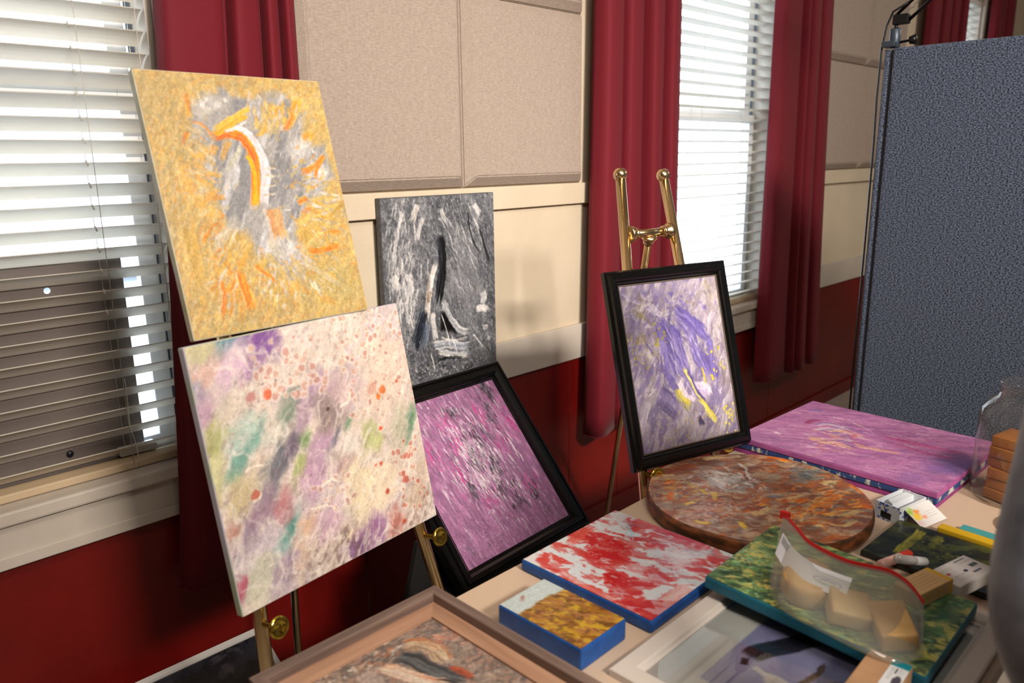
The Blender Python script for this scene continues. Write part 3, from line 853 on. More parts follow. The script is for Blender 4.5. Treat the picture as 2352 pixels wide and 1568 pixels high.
    s.stroke([(800, 800), (830, 900), (850, 1010)], 130, [(226, 200, 120), (240, 168, 84), (232, 140, 70), (212, 196, 180)], 0.85, 0.35)
    s.stroke([(810, 960), (850, 1040), (870, 1110)], 110, [(170, 168, 172), (206, 200, 192), (222, 204, 150)], 0.7, 0.5)
    # the arc
    s.stroke([(520, 395), (640, 392), (705, 440), (755, 520), (782, 620), (772, 720), (765, 800)], 62, [(240, 228, 230), (228, 214, 222)], 1.0, 0.12, h=0.8, taper=0.04)
    s.stroke([(488, 425), (560, 408), (630, 418), (690, 475), (722, 560), (722, 650), (712, 800)], 60, [(246, 176, 8), (246, 150, 14), (232, 100, 24), (244, 130, 30)], 1.0, 0.05, h=0.9, taper=0.05)
    s.stroke([(680, 520), (716, 620), (712, 800)], 30, [(250, 190, 4), (248, 176, 10)], 1.0, 0.1, taper=0.05)
    s.stroke([(498, 385), (600, 318), (695, 262)], 34, [(238, 196, 110), (246, 190, 30), (214, 196, 120)], 1.0, 0.12, h=0.8, taper=0.05)
    s.stroke([(500, 418), (600, 350), (685, 306)], 26, [(246, 170, 14), (244, 190, 60)], 1.0, 0.1, h=0.8, taper=0.05)
    s.stroke([(540, 405), (620, 370), (700, 325)], 16, [(232, 222, 220)], 1.0, 0.2)
    s.stroke([(366, 342), (430, 368), (492, 432)], 22, [(216, 138, 70), (232, 170, 110)], 1.0, 0.1, taper=0.08)
    for y in (600, 640, 690, 740):
        s.stroke([(760, y), (850, y - 12)], 12, [(214, 190, 130), (236, 226, 220)], 0.9, 0.4)
    s.warp(0.005, 30, -50, 1.5, 1); s.streaks(0.10, 70, -60, 3, 3); s.grain(0.12, 120)
    s.c = np.clip((s.c * 0.88 + 0.12 * s.c.mean(2, keepdims=True)) * 0.95, 0, 1)
    return s

def pic_multi():
    q = [(40, 232), (1048, 50), (1250, 1030), (320, 1535)]
    s = Pic(310, 310, 1.024, q, (214, 199, 186), 5)
    s.mottle([(224, 208, 192), (200, 186, 178), (206, 190, 196)], 7, -55, 2.2, 1, 0.48, 0.62, 0.7, warp=0.15)
    B = [((100, 250), 110, 50, -10, (196, 190, 148)), ((250, 215), 90, 45, -40, (94, 138, 152)), ((330, 190), 60, 40, -40, (120, 104, 146)), ((400, 270), 60, 130, 40, (140, 96, 158)), ((450, 200), 60, 60, 40, (126, 84, 152)),
         ((280, 330), 130, 70, -30, (212, 182, 202)), ((130, 360), 70, 50, 0, (206, 172, 160)), ((110, 480), 40, 60, 0, (130, 142, 170)), ((120, 560), 50, 90, 0, (182, 150, 170)), ((215, 640), 50, 110, 20, (186, 188, 124)), ((180, 700), 60, 60, 0, (164, 164, 110)),
         ((330, 690), 130, 90, -50, (172, 198, 186)), ((330, 740), 30, 110, 35, (116, 162, 150)), ((290, 810), 40, 40, 0, (110, 168, 146)), ((185, 850), 45, 120, -5, (200, 200, 140)), ((330, 900), 130, 90, -40, (196, 180, 138)),
         ((530, 560), 55, 120, 15, (122, 138, 120)), ((500, 780), 75, 150, 12, (92, 100, 108)), ((560, 720), 40, 120, 10, (104, 92, 112)), ((630, 680), 45, 80, 10, (122, 152, 100)), ((605, 800), 30, 80, 10, (162, 176, 104)), ((690, 770), 45, 140, 18, (186, 150, 176)), ((660, 850), 50, 70, 10, (198, 160, 184)),
         ((640, 480), 60, 120, 25, (168, 140, 162)), ((780, 430), 90, 90, 20, (188, 162, 168)), ((740, 540), 70, 60, 0, (140, 122, 120)), ((825, 600), 20, 80, 25, (120, 150, 120)), ((770, 660), 20, 70, 20, (110, 104, 124)), ((840, 720), 60, 60, 0, (222, 214, 204)), ((820, 810), 80, 50, -20, (176, 142, 142)),
         ((940, 670), 60, 60, -20, (182, 190, 126)), ((965, 670), 26, 30, 0, (190, 208, 90)), ((1080, 600), 70, 120, 10, (186, 182, 158)), ((1130, 560), 30, 90, 5, (96, 140, 108)), ((1000, 360), 190, 200, 0, (226, 200, 182)), ((900, 930), 100, 190, 15, (234, 216, 180)), ((1010, 880), 70, 150, 5, (232, 212, 184)),
         ((1170, 900), 70, 130, 0, (196, 172, 148)), ((540, 1100), 42, 110, 22, (116, 168, 160)), ((555, 1065), 30, 40, 20, (60, 126, 112)), ((400, 1050), 60, 160, 30, (150, 122, 142)), ((330, 1200), 60, 110, 20, (146, 130, 150)), ((520, 960), 50, 60, 0, (176, 116, 122)), ((620, 1180), 70, 140, 15, (206, 172, 140)), ((640, 1080), 60, 80, 0, (214, 178, 150)),
         ((750, 1070), 80, 90, 10, (204, 164, 186)), ((270, 1110), 45, 60, 0, (172, 118, 104)), ((420, 1200), 90, 150, 20, (202, 190, 196)), ((420, 1380), 80, 110, 10, (196, 196, 172)), ((510, 1340), 60, 120, 15, (150, 130, 156)), ((300, 1430), 22, 70, -10, (176, 84, 104)), ((950, 1120), 90, 60, -20, (140, 92, 138)), ((1070, 1070), 60, 80, 0, (178, 108, 96)), ((1160, 1060), 60, 60, 0, (170, 140, 128)), ((870, 1190), 60, 40, -20, (120, 84, 126)), ((740, 1240), 90, 70, -25, (190, 172, 160))]
    for i, (c, rx, ry, an, col) in enumerate(B):
        an = (an * 0.5 + 26) if ry > rx else an
        s.blob(c, rx * 1.25, ry * 1.25, an, col, 0.9, 0.8, 0.8, i, 8 + i % 5)
    s.warp(0.030, 7, -50, 1.6, 2); s.warp(0.012, 26, -50, 2.0, 5)
    s.mottle([(222, 210, 200)], 16, -52, 2.2, 4, 0.56, 0.70, 0.5, warp=0.1)
    w1 = 1 - np.abs(2 * s.noise(9, -50, 1.8, 3, 2, 0.15) - 1); s.mix((232, 222, 212), sstep(0.92, 0.99, w1) * 0.6, 0.6)
    w2 = 1 - np.abs(2 * s.noise(20, -50, 1.6, 3, 5, 0.1) - 1); s.mix((228, 214, 204), sstep(0.92, 0.99, w2) * 0.4, 0.4)
    s.mottle([(140, 118, 120), (220, 206, 198)], 60, -52, 2.0, 1, 0.62, 0.72, 0.35)
    s.scatter(90, None, -52, 14, (50, 160), (8, 22), [(222, 210, 202), (206, 186, 186), (212, 190, 172)], (0.2, 0.5), 0.6, 0.4, 0.3)
    for i, (c, rx, ry, an, col) in enumerate(B[::2]): s.blob(c, rx * 0.7, ry * 0.8, (an * 0.5 + 26) if ry > rx else an, col, 0.5, 0.9, 1.0, i + 3, 18)
    # cells
    cc = [(196, 150, 132), (188, 134, 122), (206, 170, 150), (176, 122, 112)]
    s.spots(150, ((960, 300), 240, 260), (4, 14), cc, (238, 222, 206), 0.75)
    s.spots(60, ((560, 330), 190, 140), (6, 20), cc, (232, 218, 208), 0.7)
    s.spots(40, ((1120, 820), 90, 200), (5, 16), [(186, 112, 96), (178, 90, 76), (200, 150, 130)], (234, 216, 198), 0.8)
    s.spots(30, ((760, 930), 120, 80), (5, 14), cc, (236, 224, 214), 0.7)
    s.spots(50, ((560, 780), 300, 500), (3, 8), [(222, 214, 206), (140, 126, 122), (186, 150, 140)], None, 0.7)
    for c, r_, col in (((440, 455), 26, (212, 110, 76)), ((365, 470), 30, (196, 140, 134)), ((990, 440), 28, (218, 122, 70)), ((970, 470), 18, (226, 130, 60)), ((1055, 405), 14, (200, 90, 60)), ((985, 620), 14, (226, 90, 60)), ((735, 530), 14, (90, 70, 66)), ((1020, 920), 22, (190, 80, 60)), ((385, 940), 24, (190, 110, 90)), ((1105, 860), 30, (184, 100, 84)), ((960, 800), 12, (220, 110, 80)), ((985, 790), 12, (214, 90, 70)), ((1100, 1060), 16, (190, 70, 40)), ((940, 440), 36, (214, 168, 150))):
        s.blob(c, r_, r_ * 0.8, -30, col, 0.95, 0.3, 0.5, int(c[0]), 30)
    for p in ([(330, 830), (370, 800), (440, 795)], [(370, 975), (400, 950), (410, 920)], [(790, 520), (830, 480), (835, 440)], [(700, 900), (750, 860), (800, 870)], [(640, 1010), (720, 990), (800, 1010)]):
        s.stroke(p, 12, [(240, 228, 212)], 0.9, 0.2, h=0.8)
    s.scatter(60, ((900, 930), 80, 170), 105, 7, (60, 160), (4, 9), [(240, 226, 194), (224, 200, 164), (232, 214, 180)], (0.4, 0.8))
    # crackle along the lower edge
    n = s.noise(70, -50, 2.5, 3, 2); m = s.area([(640, 1230), (820, 1060), (1020, 1180), (1230, 900), (1260, 1040), (640, 1400)], None, 0.9, 0.06, 0.08)
    s.mix((120, 96, 92), m * sstep(0.52, 0.6, n) * 0.7); s.mix((226, 214, 204), m * sstep(0.55, 0.63, s.noise(60, -50, 2.5, 3, 5)) * 0.7)
    s.warp(0.008, 30, -50, 1.5, 3); s.streaks(0.09, 40, -52, 3.5, 1); s.grain(0.08, 110)
    return s

def pic_grey():
    q = [(140, 142), (818, 112), (836, 1231), (200, 1400)]
    s = Pic(235, 330, 0.711, q, (100, 102, 107), 7)
    s.mottle([(118, 120, 124), (82, 84, 90)], 18, 60, 2, 1, 0.48, 0.62, 0.8)
    s.mottle([(128, 129, 132), (72, 74, 78), (150, 149, 150)], 150, 70, 1.8, 3, 0.56, 0.70, 0.7, h=0.3)
    s.blob((500, 700), 420, 520, 0, (104, 106, 110), 0.0); s.scatter(240, ((520, 620), 420, 520), 72, 26, (50, 170), (4, 9), [(132, 133, 136), (74, 76, 80), (92, 94, 98), (160, 160, 162)], (0.3, 0.7))
    Wc = [(206, 202, 200), (188, 186, 186), (170, 170, 172)]; K = [(34, 35, 39), (24, 25, 28), (48, 50, 56)]
    s.blob((640, 620), 170, 260, 0, (122, 123, 127), 0.6, 0.9)
    s.scatter(220, ((270, 560), 120, 380), 100, 9, (40, 190), (4, 12), Wc + [(120, 120, 124)], (0.4, 0.85))
    s.scatter(170, ((620, 500), 160, 340), 64, 9, (40, 190), (4, 9), Wc + [(120, 120, 124), (80, 82, 86)], (0.3, 0.75))
    s.scatter(60, ((300, 800), 80, 160), 100, 8, (60, 180), (5, 12), Wc, (0.5, 0.9))
    for p, w, c in (([(370, 170), (345, 230), (325, 300)], 44, [(206, 198, 190), (176, 172, 170), (206, 200, 196)]), ([(400, 240), (370, 330), (350, 430)], 34, Wc), ([(280, 190), (250, 320), (210, 560)], 26, Wc), ([(700, 170), (720, 210), (750, 250)], 44, Wc), ([(690, 240), (730, 330), (790, 540)], 20, Wc),
                    ([(500, 190), (520, 250), (560, 300)], 36, Wc), ([(660, 200), (690, 380), (770, 520)], 12, K), ([(730, 310), (760, 420), (800, 560)], 22, K), ([(210, 600), (240, 660), (270, 640)], 60, [(206, 200, 196), (170, 168, 168)]), ([(310, 580), (320, 680), (300, 760)], 50, Wc), ([(750, 700), (760, 740), (740, 790)], 50, Wc), ([(710, 810), (760, 800), (790, 830)], 50, [(224, 218, 214), (200, 196, 194)]), ([(750, 920), (790, 910)], 34, Wc), ([(780, 980), (800, 990)], 26, Wc)):
        s.stroke(p, w, c, 0.9, 0.45, h=0.8)
    # boat
    s.stroke([(486, 350), (505, 430), (510, 560), (495, 700), (480, 800)], 66, K + [(60, 62, 68)], 1.0, 0.15, h=0.7)
    s.stroke([(470, 520), (445, 620), (425, 760), (420, 900)], 46, [(222, 214, 208), (200, 196, 194), (140, 130, 124)], 1.0, 0.2, h=0.9)
    s.stroke([(428, 690), (425, 780)], 40, [(206, 196, 184), (120, 104, 92), (210, 204, 198)], 1.0, 0.3)
    s.stroke([(405, 800), (370, 930), (330, 1060)], 70, [(50, 58, 74), (34, 36, 42), (90, 98, 112)], 0.95, 0.3)
    s.stroke([(420, 880), (410, 970), (380, 1060)], 60, [(78, 86, 104), (130, 136, 148), (60, 66, 80)], 0.95, 0.3)
    s.stroke([(450, 820), (460, 920), (475, 1010)], 40, [(210, 206, 202), (186, 186, 188)], 0.95, 0.25)
    s.area([(505, 820), (530, 830), (600, 945), (500, 930)], (20, 20, 22), 1.0, 0.012, 0.02)
    s.stroke([(510, 740), (560, 860), (620, 930), (690, 945)], 44, [(206, 206, 206), (150, 152, 156), (186, 186, 188)], 0.95, 0.25, h=0.8)
    s.stroke([(500, 965), (580, 985), (680, 960)], 26, [(60, 62, 66), (210, 208, 206)], 0.95, 0.2)
    s.stroke([(450, 1030), (540, 1010), (620, 1030), (690, 1020)], 60, [(216, 212, 208), (176, 180, 188), (120, 128, 142), (206, 204, 204)], 0.95, 0.2, h=0.9)
    s.stroke([(480, 1050), (580, 1080), (690, 1075)], 46, [(150, 156, 168), (196, 196, 198), (224, 218, 212)], 0.95, 0.25, h=0.8)
    s.stroke([(480, 1110), (580, 1095), (660, 1105)], 22, K, 0.8, 0.4)
    for p in ([(500, 820), (540, 950), (560, 1060)], [(310, 830), (340, 930)], [(560, 950), (610, 1090)], [(440, 1060), (470, 1180)], [(690, 950), (760, 1040)]):
        s.stroke(p, 7, [(222, 220, 218)], 0.9, 0.15)
    s.scatter(150, ((520, 1170), 330, 70), 20, 40, (10, 40), (5, 12), K + Wc + [(90, 92, 98)], (0.5, 0.9))
    s.warp(0.004, 50, 70, 1.5, 1); s.streaks(0.12, 70, 75, 4, 2); s.grain(0.12, 140)
    s.c = np.clip((s.c - 0.40) * 1.28 + 0.40, 0, 1)
    return s

def pic_magenta():
    q = [(-51, 348), (605, 185), (1092, 1055), (483, 1367)]
    s = Pic(310, 350, 0.888, q, (166, 106, 152), 9)
    s.mottle([(184, 118, 168), (148, 92, 138)], 10, 80, 3, 1, 0.44, 0.64, 0.8)
    s.mottle([(196, 140, 184), (130, 90, 128)], 70, 80, 4, 3, 0.52, 0.66, 0.6, h=0.3)
    pk = [(206, 66, 148), (214, 96, 166), (196, 50, 134)]; gr = [(96, 90, 102), (62, 58, 68), (128, 120, 134)]; wh = [(220, 206, 216), (200, 186, 198), (230, 220, 226)]; mv = [(180, 116, 166), (156, 98, 146), (196, 140, 184)]
    A = lambda u, v: 62
    s.scatter(520, None, 81, 6, (50, 170), (6, 16), mv + mv + wh[:1] + gr[:1], (0.35, 0.75))
    for c in ((650, 540), (350, 460), (400, 570), (610, 940), (850, 850), (420, 760), (690, 400), (240, 640), (520, 400), (760, 500)):
        s.scatter(26, (c, 80, 100), 81, 6, (40, 110), (6, 16), pk, (0.5, 0.85))
    s.scatter(330, ((540, 680), 300, 360), 81, 6, (50, 170), (5, 13), wh + wh + gr, (0.55, 0.95), h=0.8)
    for c, rx, ry in (((590, 270), 26, 90), ((610, 420), 36, 110), ((530, 560), 50, 110), ((515, 690), 40, 80), ((640, 730), 40, 60), ((700, 860), 70, 80), ((790, 960), 70, 70), ((500, 870), 20, 50), ((360, 380), 60, 40), ((560, 240), 30, 40), ((880, 900), 40, 50)):
        s.scatter(42, (c, rx * 1.2, ry * 1.2), 82, 7, (30, 90), (5, 12), gr + [(36, 34, 40), (60, 56, 64)], (0.6, 0.95))
    s.scatter(130, ((520, 700), 150, 330), 81, 6, (30, 110), (5, 12), wh, (0.6, 1.0), h=0.9)
    s.scatter(260, ((640, 1150), 260, 110), 60, 40, (10, 34), (5, 10), mv + [(206, 128, 190), (226, 190, 216), (140, 90, 140)], (0.4, 0.8))
    s.scatter(90, ((940, 960), 90, 110), 60, 40, (10, 30), (4, 8), [(140, 96, 142), (176, 124, 170), (206, 170, 200)], (0.4, 0.8))
    s.streaks(0.10, 60, 81, 5, 2); s.grain(0.12, 130)
    s.c = np.clip(s.c * 0.87 + 0.13 * s.c.mean(2, keepdims=True), 0, 1)
    return s

def pic_purple():
    q = [(185, 540), (568, 500), (660, 1140), (290, 1238)]
    s = Pic(250, 320, 0.776, q, (156, 144, 166), 13)
    s.mottle([(172, 160, 178), (134, 122, 158), (160, 150, 158)], 9, -50, 2, 1, 0.48, 0.62, 0.8)
    s.mottle([(190, 180, 192), (118, 106, 150)], 34, -55, 3, 4, 0.54, 0.66, 0.7, h=0.4)
    pu = [(112, 96, 170), (96, 82, 156), (138, 122, 190)]; pl = [(206, 196, 206), (186, 176, 192), (220, 212, 218)]; br = [(142, 126, 116), (164, 150, 134), (120, 108, 112)]; ye = [(222, 206, 60), (206, 186, 70), (232, 220, 110)]
    s.blob((560, 620), 60, 150, 0, (176, 164, 166), 0.7, 0.8); s.blob((610, 900), 50, 200, 0, (160, 148, 158), 0.7, 0.8); s.blob((280, 640), 60, 60, 0, (164, 150, 146), 0.6, 0.8)
    s.scatter(130, ((400, 720), 130, 220), 50, 30, (20, 70), (6, 16), pu + [(150, 138, 176)], (0.4, 0.85))
    s.scatter(120, ((300, 760), 90, 260), -70, 25, (20, 70), (4, 12), pl + br + pu[:1], (0.4, 0.8))
    s.scatter(70, ((590, 800), 50, 230), -75, 18, (30, 80), (5, 14), pl + br, (0.4, 0.8))
    s.scatter(60, ((450, 590), 140, 60), -35, 35, (20, 60), (5, 14), pl + br + pu, (0.4, 0.8))
    for p, w, c in (([(350, 680), (370, 780), (400, 870)], 66, [(130, 114, 186), (108, 92, 166), (150, 136, 200)]), ([(390, 720), (420, 830), (440, 910)], 56, [(116, 100, 176), (140, 124, 192), (100, 84, 158)]), ([(360, 850), (400, 940), (440, 1010)], 40, [(92, 78, 140), (120, 104, 170)]),
                    ([(410, 640), (480, 690), (540, 740)], 46, [(104, 90, 164), (120, 106, 178)]), ([(470, 700), (540, 780), (560, 860)], 40, [(98, 82, 156), (120, 108, 172)]), ([(500, 830), (560, 890), (570, 950)], 50, [(96, 80, 152), (130, 114, 184)]), ([(310, 620), (360, 660), (400, 640)], 24, pl), ([(200, 570), (280, 630), (370, 665)], 16, [(160, 146, 190), (206, 200, 216)]),
                    ([(560, 640), (545, 690), (545, 760)], 22, pl), ([(600, 640), (560, 760), (580, 870)], 40, [(176, 164, 164), (200, 190, 194), (150, 140, 146)]), ([(520, 520), (540, 560), (560, 620)], 40, [(160, 148, 134), (190, 180, 176)]),
                    ([(345, 1000), (400, 1060), (420, 1110)], 40, [(110, 96, 140), (90, 78, 120)]), ([(350, 960), (390, 1000), (430, 1050)], 44, [(86, 74, 120), (120, 106, 150)]), ([(280, 1160), (300, 1080), (320, 1000)], 30, pl), ([(600, 1060), (600, 1100), (590, 1140)], 30, pl), ([(620, 980), (600, 1030), (610, 1080)], 26, pl)):
        s.stroke(p, w, c, 0.9, 0.35, h=0.7)
    s.scatter(80, ((400, 800), 230, 320), -62, 28, (40, 110), (3, 6), pl + [(90, 78, 150), (120, 110, 130), (232, 226, 228)], (0.5, 0.95), 0.3, 1.0, 0.5)
    s.scatter(50, ((300, 700), 80, 160), -40, 40, (30, 80), (8, 22), br + pl + [(150, 136, 90)], (0.4, 0.8), 0.5, 0.9, 0.5)
    s.scatter(60, ((600, 760), 60, 260), -72, 16, (40, 120), (8, 22), [(172, 160, 156), (196, 186, 190), (150, 138, 140), (140, 128, 160)], (0.4, 0.8), 0.5, 0.9, 0.3)
    for p_, w_ in (([(345, 660), (372, 770), (402, 880), (430, 960)], 70), ([(385, 690), (425, 800), (450, 900), (500, 960)], 62), ([(420, 650), (470, 740), (500, 850), (560, 950)], 56), ([(400, 630), (480, 690), (545, 780)], 44), ([(540, 760), (555, 860), (565, 950)], 34)):
        s.stroke(p_, w_, [(122, 106, 178), (104, 90, 164), (146, 132, 196), (92, 78, 150)], 0.88, 0.22, h=0.6, taper=0.2)
    s.scatter(30, ((440, 800), 90, 160), 68, 10, (50, 130), (4, 9), [(170, 158, 204), (84, 72, 140), (206, 198, 214)], (0.5, 0.85), 0.3, 0.8, 0.2)
    s.stroke([(480, 965), (520, 975), (545, 1010)], 70, [(206, 190, 222), (226, 214, 228), (186, 164, 214)], 0.95, 0.25)
    s.stroke([(420, 960), (440, 1010), (480, 1050)], 50, [(206, 190, 60), (222, 208, 80), (150, 140, 90)], 0.95, 0.3, h=0.9)
    s.stroke([(425, 930), (450, 990), (500, 1020)], 24, [(226, 212, 226)], 0.9, 0.25)
    s.stroke([(440, 880), (480, 960), (530, 1040), (570, 1110)], 26, [(232, 228, 216), (226, 214, 120), (96, 84, 150)], 1.0, 0.15, h=1.0, taper=0.08)
    s.stroke([(500, 1010), (550, 1060), (572, 1110)], 26, [(226, 208, 60), (236, 226, 140)], 0.95, 0.25, h=0.8)
    s.stroke([(455, 890), (500, 980), (540, 1030)], 12, [(92, 80, 140)], 0.95, 0.1)
    s.stroke([(510, 880), (525, 930), (520, 960)], 12, [(214, 190, 70)], 0.9, 0.3); s.stroke([(550, 910), (560, 930)], 18, [(232, 206, 40)], 0.9, 0.3)
    s.stroke([(435, 1010), (470, 1080), (490, 1140)], 8, [(110, 104, 110), (200, 196, 196)], 0.9, 0.1)
    s.blob((512, 1100), 24, 18, 20, (66, 58, 92), 0.9, 0.5, 0.6, 3, 30)
    s.spots(120, ((470, 1130), 160, 80), (1.5, 4), [(206, 184, 90), (190, 168, 110)], None, 0.85)
    s.spots(40, ((620, 1090), 34, 60), (2, 6), ye, None, 0.9); s.spots(36, ((270, 820), 50, 70), (1.5, 5), [(206, 184, 96)], None, 0.85); s.spots(14, ((570, 860), 40, 60), (2, 7), ye, None, 0.9); s.spots(14, ((350, 740), 30, 60), (3, 8), [(170, 160, 70)], None, 0.8)
    s.warp(0.012, 12, -60, 1.6, 1); s.warp(0.004, 45, -60, 1.5, 3); s.streaks(0.12, 50, -65, 3.5, 2); s.grain(0.10, 110)
    return s

def pic_dark():
    q = [(0, 0), (100, 0), (100, 100), (0, 100)]
    s = Pic(180, 170, 1.06, q, (30, 30, 36), 17)
    s.mottle([(44, 44, 54), (22, 22, 26)], 8, 0, 1, 1, 0.48, 0.62, 0.9, warp=0.2)
    s.scatter(150, None, 30, 70, (4, 16), (1.5, 6), [(78, 72, 84), (112, 104, 110), (40, 52, 80), (96, 70, 70), (20, 20, 24), (140, 130, 128)], (0.3, 0.8), bend=0.6)
    s.grain(0.12, 60)
    return s

def pic_feather():
    # far right corner of the sheet lies nearest the window wall
    q = [(266, 760), (1126, 300), (2125, 927), (1232, 1648)]
    s = Pic(220, 290, 0.746, q, (136, 120, 110), 19)
    s.mottle([(156, 136, 124), (112, 100, 94)], 14, 0, 1, 1, 0.46, 0.62, 0.8)
    s.mottle([(176, 156, 142), (92, 84, 80), (164, 124, 106)], 60, 0, 1.5, 3, 0.55, 0.66, 0.7, h=0.5)
    s.scatter(60, ((800, 560), 260, 60), -5, 20, (30, 90), (8, 22), [(206, 194, 178), (70, 62, 58), (164, 104, 76)], (0.5, 0.9))
    s.scatter(50, ((1200, 440), 160, 90), 60, 15, (40, 120), (10, 26), [(196, 120, 90), (206, 150, 126), (168, 128, 112)], (0.4, 0.8))
    s.stroke([(940, 480), (1060, 470), (1160, 520), (1220, 600)], 120, [(168, 92, 48), (206, 186, 156), (120, 84, 60)], 0.95, 0.25)
    s.stroke([(900, 540), (1020, 560), (1120, 620), (1240, 660), (1400, 690)], 120, [(40, 42, 46), (96, 100, 104), (30, 32, 36)], 1.0, 0.12)
    s.stroke([(800, 600), (960, 650), (1100, 690), (1240, 720)], 100, [(206, 120, 74), (220, 208, 190), (190, 140, 116)], 0.95, 0.25)
    s.stroke([(700, 640), (760, 690), (820, 760)], 120, [(176, 160, 150), (196, 170, 160)], 0.8, 0.4)
    s.stroke([(1220, 600), (1320, 640), (1380, 690)], 50, [(196, 84, 50), (150, 66, 44)], 0.9, 0.3)
    s.scatter(60, ((560, 640), 160, 80), 30, 30, (20, 60), (8, 20), [(222, 212, 196), (90, 78, 70), (150, 126, 110)], (0.5, 0.9))
    s.warp(0.010, 20, 0, 1, 1); s.grain(0.14, 90)
    return s

def pic_red():
    q = [(365, 545), (1105, 135), (2120, 520), (1470, 1095)]
    s = Pic(250, 250, 1.0, q, (208, 216, 222), 23)
    n = s.noise(9, 72, 2.4, 6, 1, 0.22)
    left = 1 - sstep(0.40, 0.95, s.u + 0.25 * s.v - 0.1)
    s.mix((222, 170, 170), sstep(0.46 - 0.05 * left, 0.54, n) * 0.75)
    s.mix((200, 60, 56), sstep(0.52 - 0.08 * left, 0.57 - 0.07 * left, n))
    s.mix((186, 30, 36), sstep(0.58 - 0.05 * left, 0.64 - 0.05 * left, n) * 0.85)
    n2 = s.noise(22, 72, 2.2, 4, 4, 0.12)
    s.mix((210, 222, 230), sstep(0.55, 0.60, n2) * (0.85 - 0.3 * left)); s.mix((196, 70, 66), sstep(0.58, 0.63, s.noise(26, 72, 2.4, 4, 6, 0.12)) * 0.7)
    s.mix((150, 150, 164), sstep(0.60, 0.66, s.noise(18, 72, 3, 4, 7, 0.15)) * 0.45 * (1 - left))
    s.scatter(150, None, 72, 30, (20, 90), (5, 14), [(226, 190, 190), (214, 222, 228), (206, 110, 104), (190, 44, 46), (232, 214, 212)], (0.35, 0.75), 0.5, 0.5, 0.5)
    # pale corners, drips
    s.area([(350, 560), (420, 480), (520, 620), (700, 720), (640, 760), (400, 640)], (212, 220, 222), 0.95, 0.02, 0.08, 3)
    s.area([(1040, 170), (1110, 125), (1230, 190), (1170, 300)], (208, 222, 228), 0.9, 0.03, 0.08, 3)
    s.stroke([(1240, 210), (1400, 270), (1580, 350)], 100, [(196, 44, 46), (206, 96, 96), (190, 40, 44)], 0.9, 0.4); s.stroke([(1200, 250), (1230, 330), (1240, 400)], 80, [(166, 208, 224), (206, 224, 230)], 0.85, 0.35)
    s.stroke([(840, 470), (1000, 580), (1170, 660)], 120, [(190, 30, 36), (204, 60, 58), (186, 34, 38)], 0.85, 0.4); s.stroke([(490, 520), (540, 540), (580, 545)], 80, [(204, 52, 48), (196, 40, 40)], 0.95, 0.3)
    s.stroke([(730, 420), (860, 320), (960, 260)], 110, [(206, 58, 50), (216, 92, 80)], 0.85, 0.45); s.stroke([(620, 620), (860, 760), (1100, 880), (1330, 1010)], 70, [(210, 90, 80), (220, 150, 140), (200, 60, 56)], 0.8, 0.55)
    s.stroke([(1750, 760), (1650, 860), (1500, 960)], 140, [(216, 110, 96), (226, 170, 160), (204, 70, 66)], 0.7, 0.55)
    s.blob((1650, 520), 220, 150, 0, (226, 228, 234), 0.75, 0.7, 0.9, 5, 12); s.blob((1330, 640), 140, 130, 0, (222, 206, 212), 0.6, 0.7, 0.9, 7, 12)
    s.scatter(90, ((1600, 560), 350, 230), 25, 50, (20, 70), (4, 10), [(170, 60, 66), (226, 230, 236), (120, 110, 124), (206, 110, 110), (190, 206, 216)], (0.35, 0.7), bend=0.5)
    s.scatter(90, ((900, 520), 350, 230), 25, 40, (20, 70), (4, 9), [(214, 220, 224), (226, 200, 200), (176, 30, 36)], (0.4, 0.8), bend=0.5)
    s.warp(0.012, 14, 72, 2, 1); s.warp(0.006, 45, 72, 1.5, 4); s.grain(0.04, 80)
    return s

def pic_ochre():
    q = [(165, 905), (565, 690), (1215, 1045), (825, 1310)]
    s = Pic(110, 170, 0.637, q, (148, 100, 34), 29)
    s.mottle([(178, 136, 34), (120, 72, 28), (160, 108, 60)], 9, 60, 2, 1, 0.48, 0.6, 0.85, warp=0.15)
    s.mottle([(196, 164, 40), (96, 62, 26)], 24, 60, 2, 4, 0.55, 0.66, 0.75, h=0.4)
    s.scatter(60, ((700, 1000), 260, 160), 70, 20, (30, 90), (8, 18), [(196, 156, 24), (124, 70, 30), (176, 120, 70), (110, 100, 40)], (0.4, 0.8))
    s.area([(130, 900), (565, 660), (760, 770), (580, 840), (330, 990), (300, 1000)], (182, 196, 196), 1.0, 0.02, 0.05, 3)
    s.spots(16, ((380, 850), 60, 30), (4, 12), [(150, 90, 84), (166, 110, 100)], None, 0.8)
    s.warp(0.010, 22, 60, 1.6, 1); s.grain(0.08, 80)
    return s

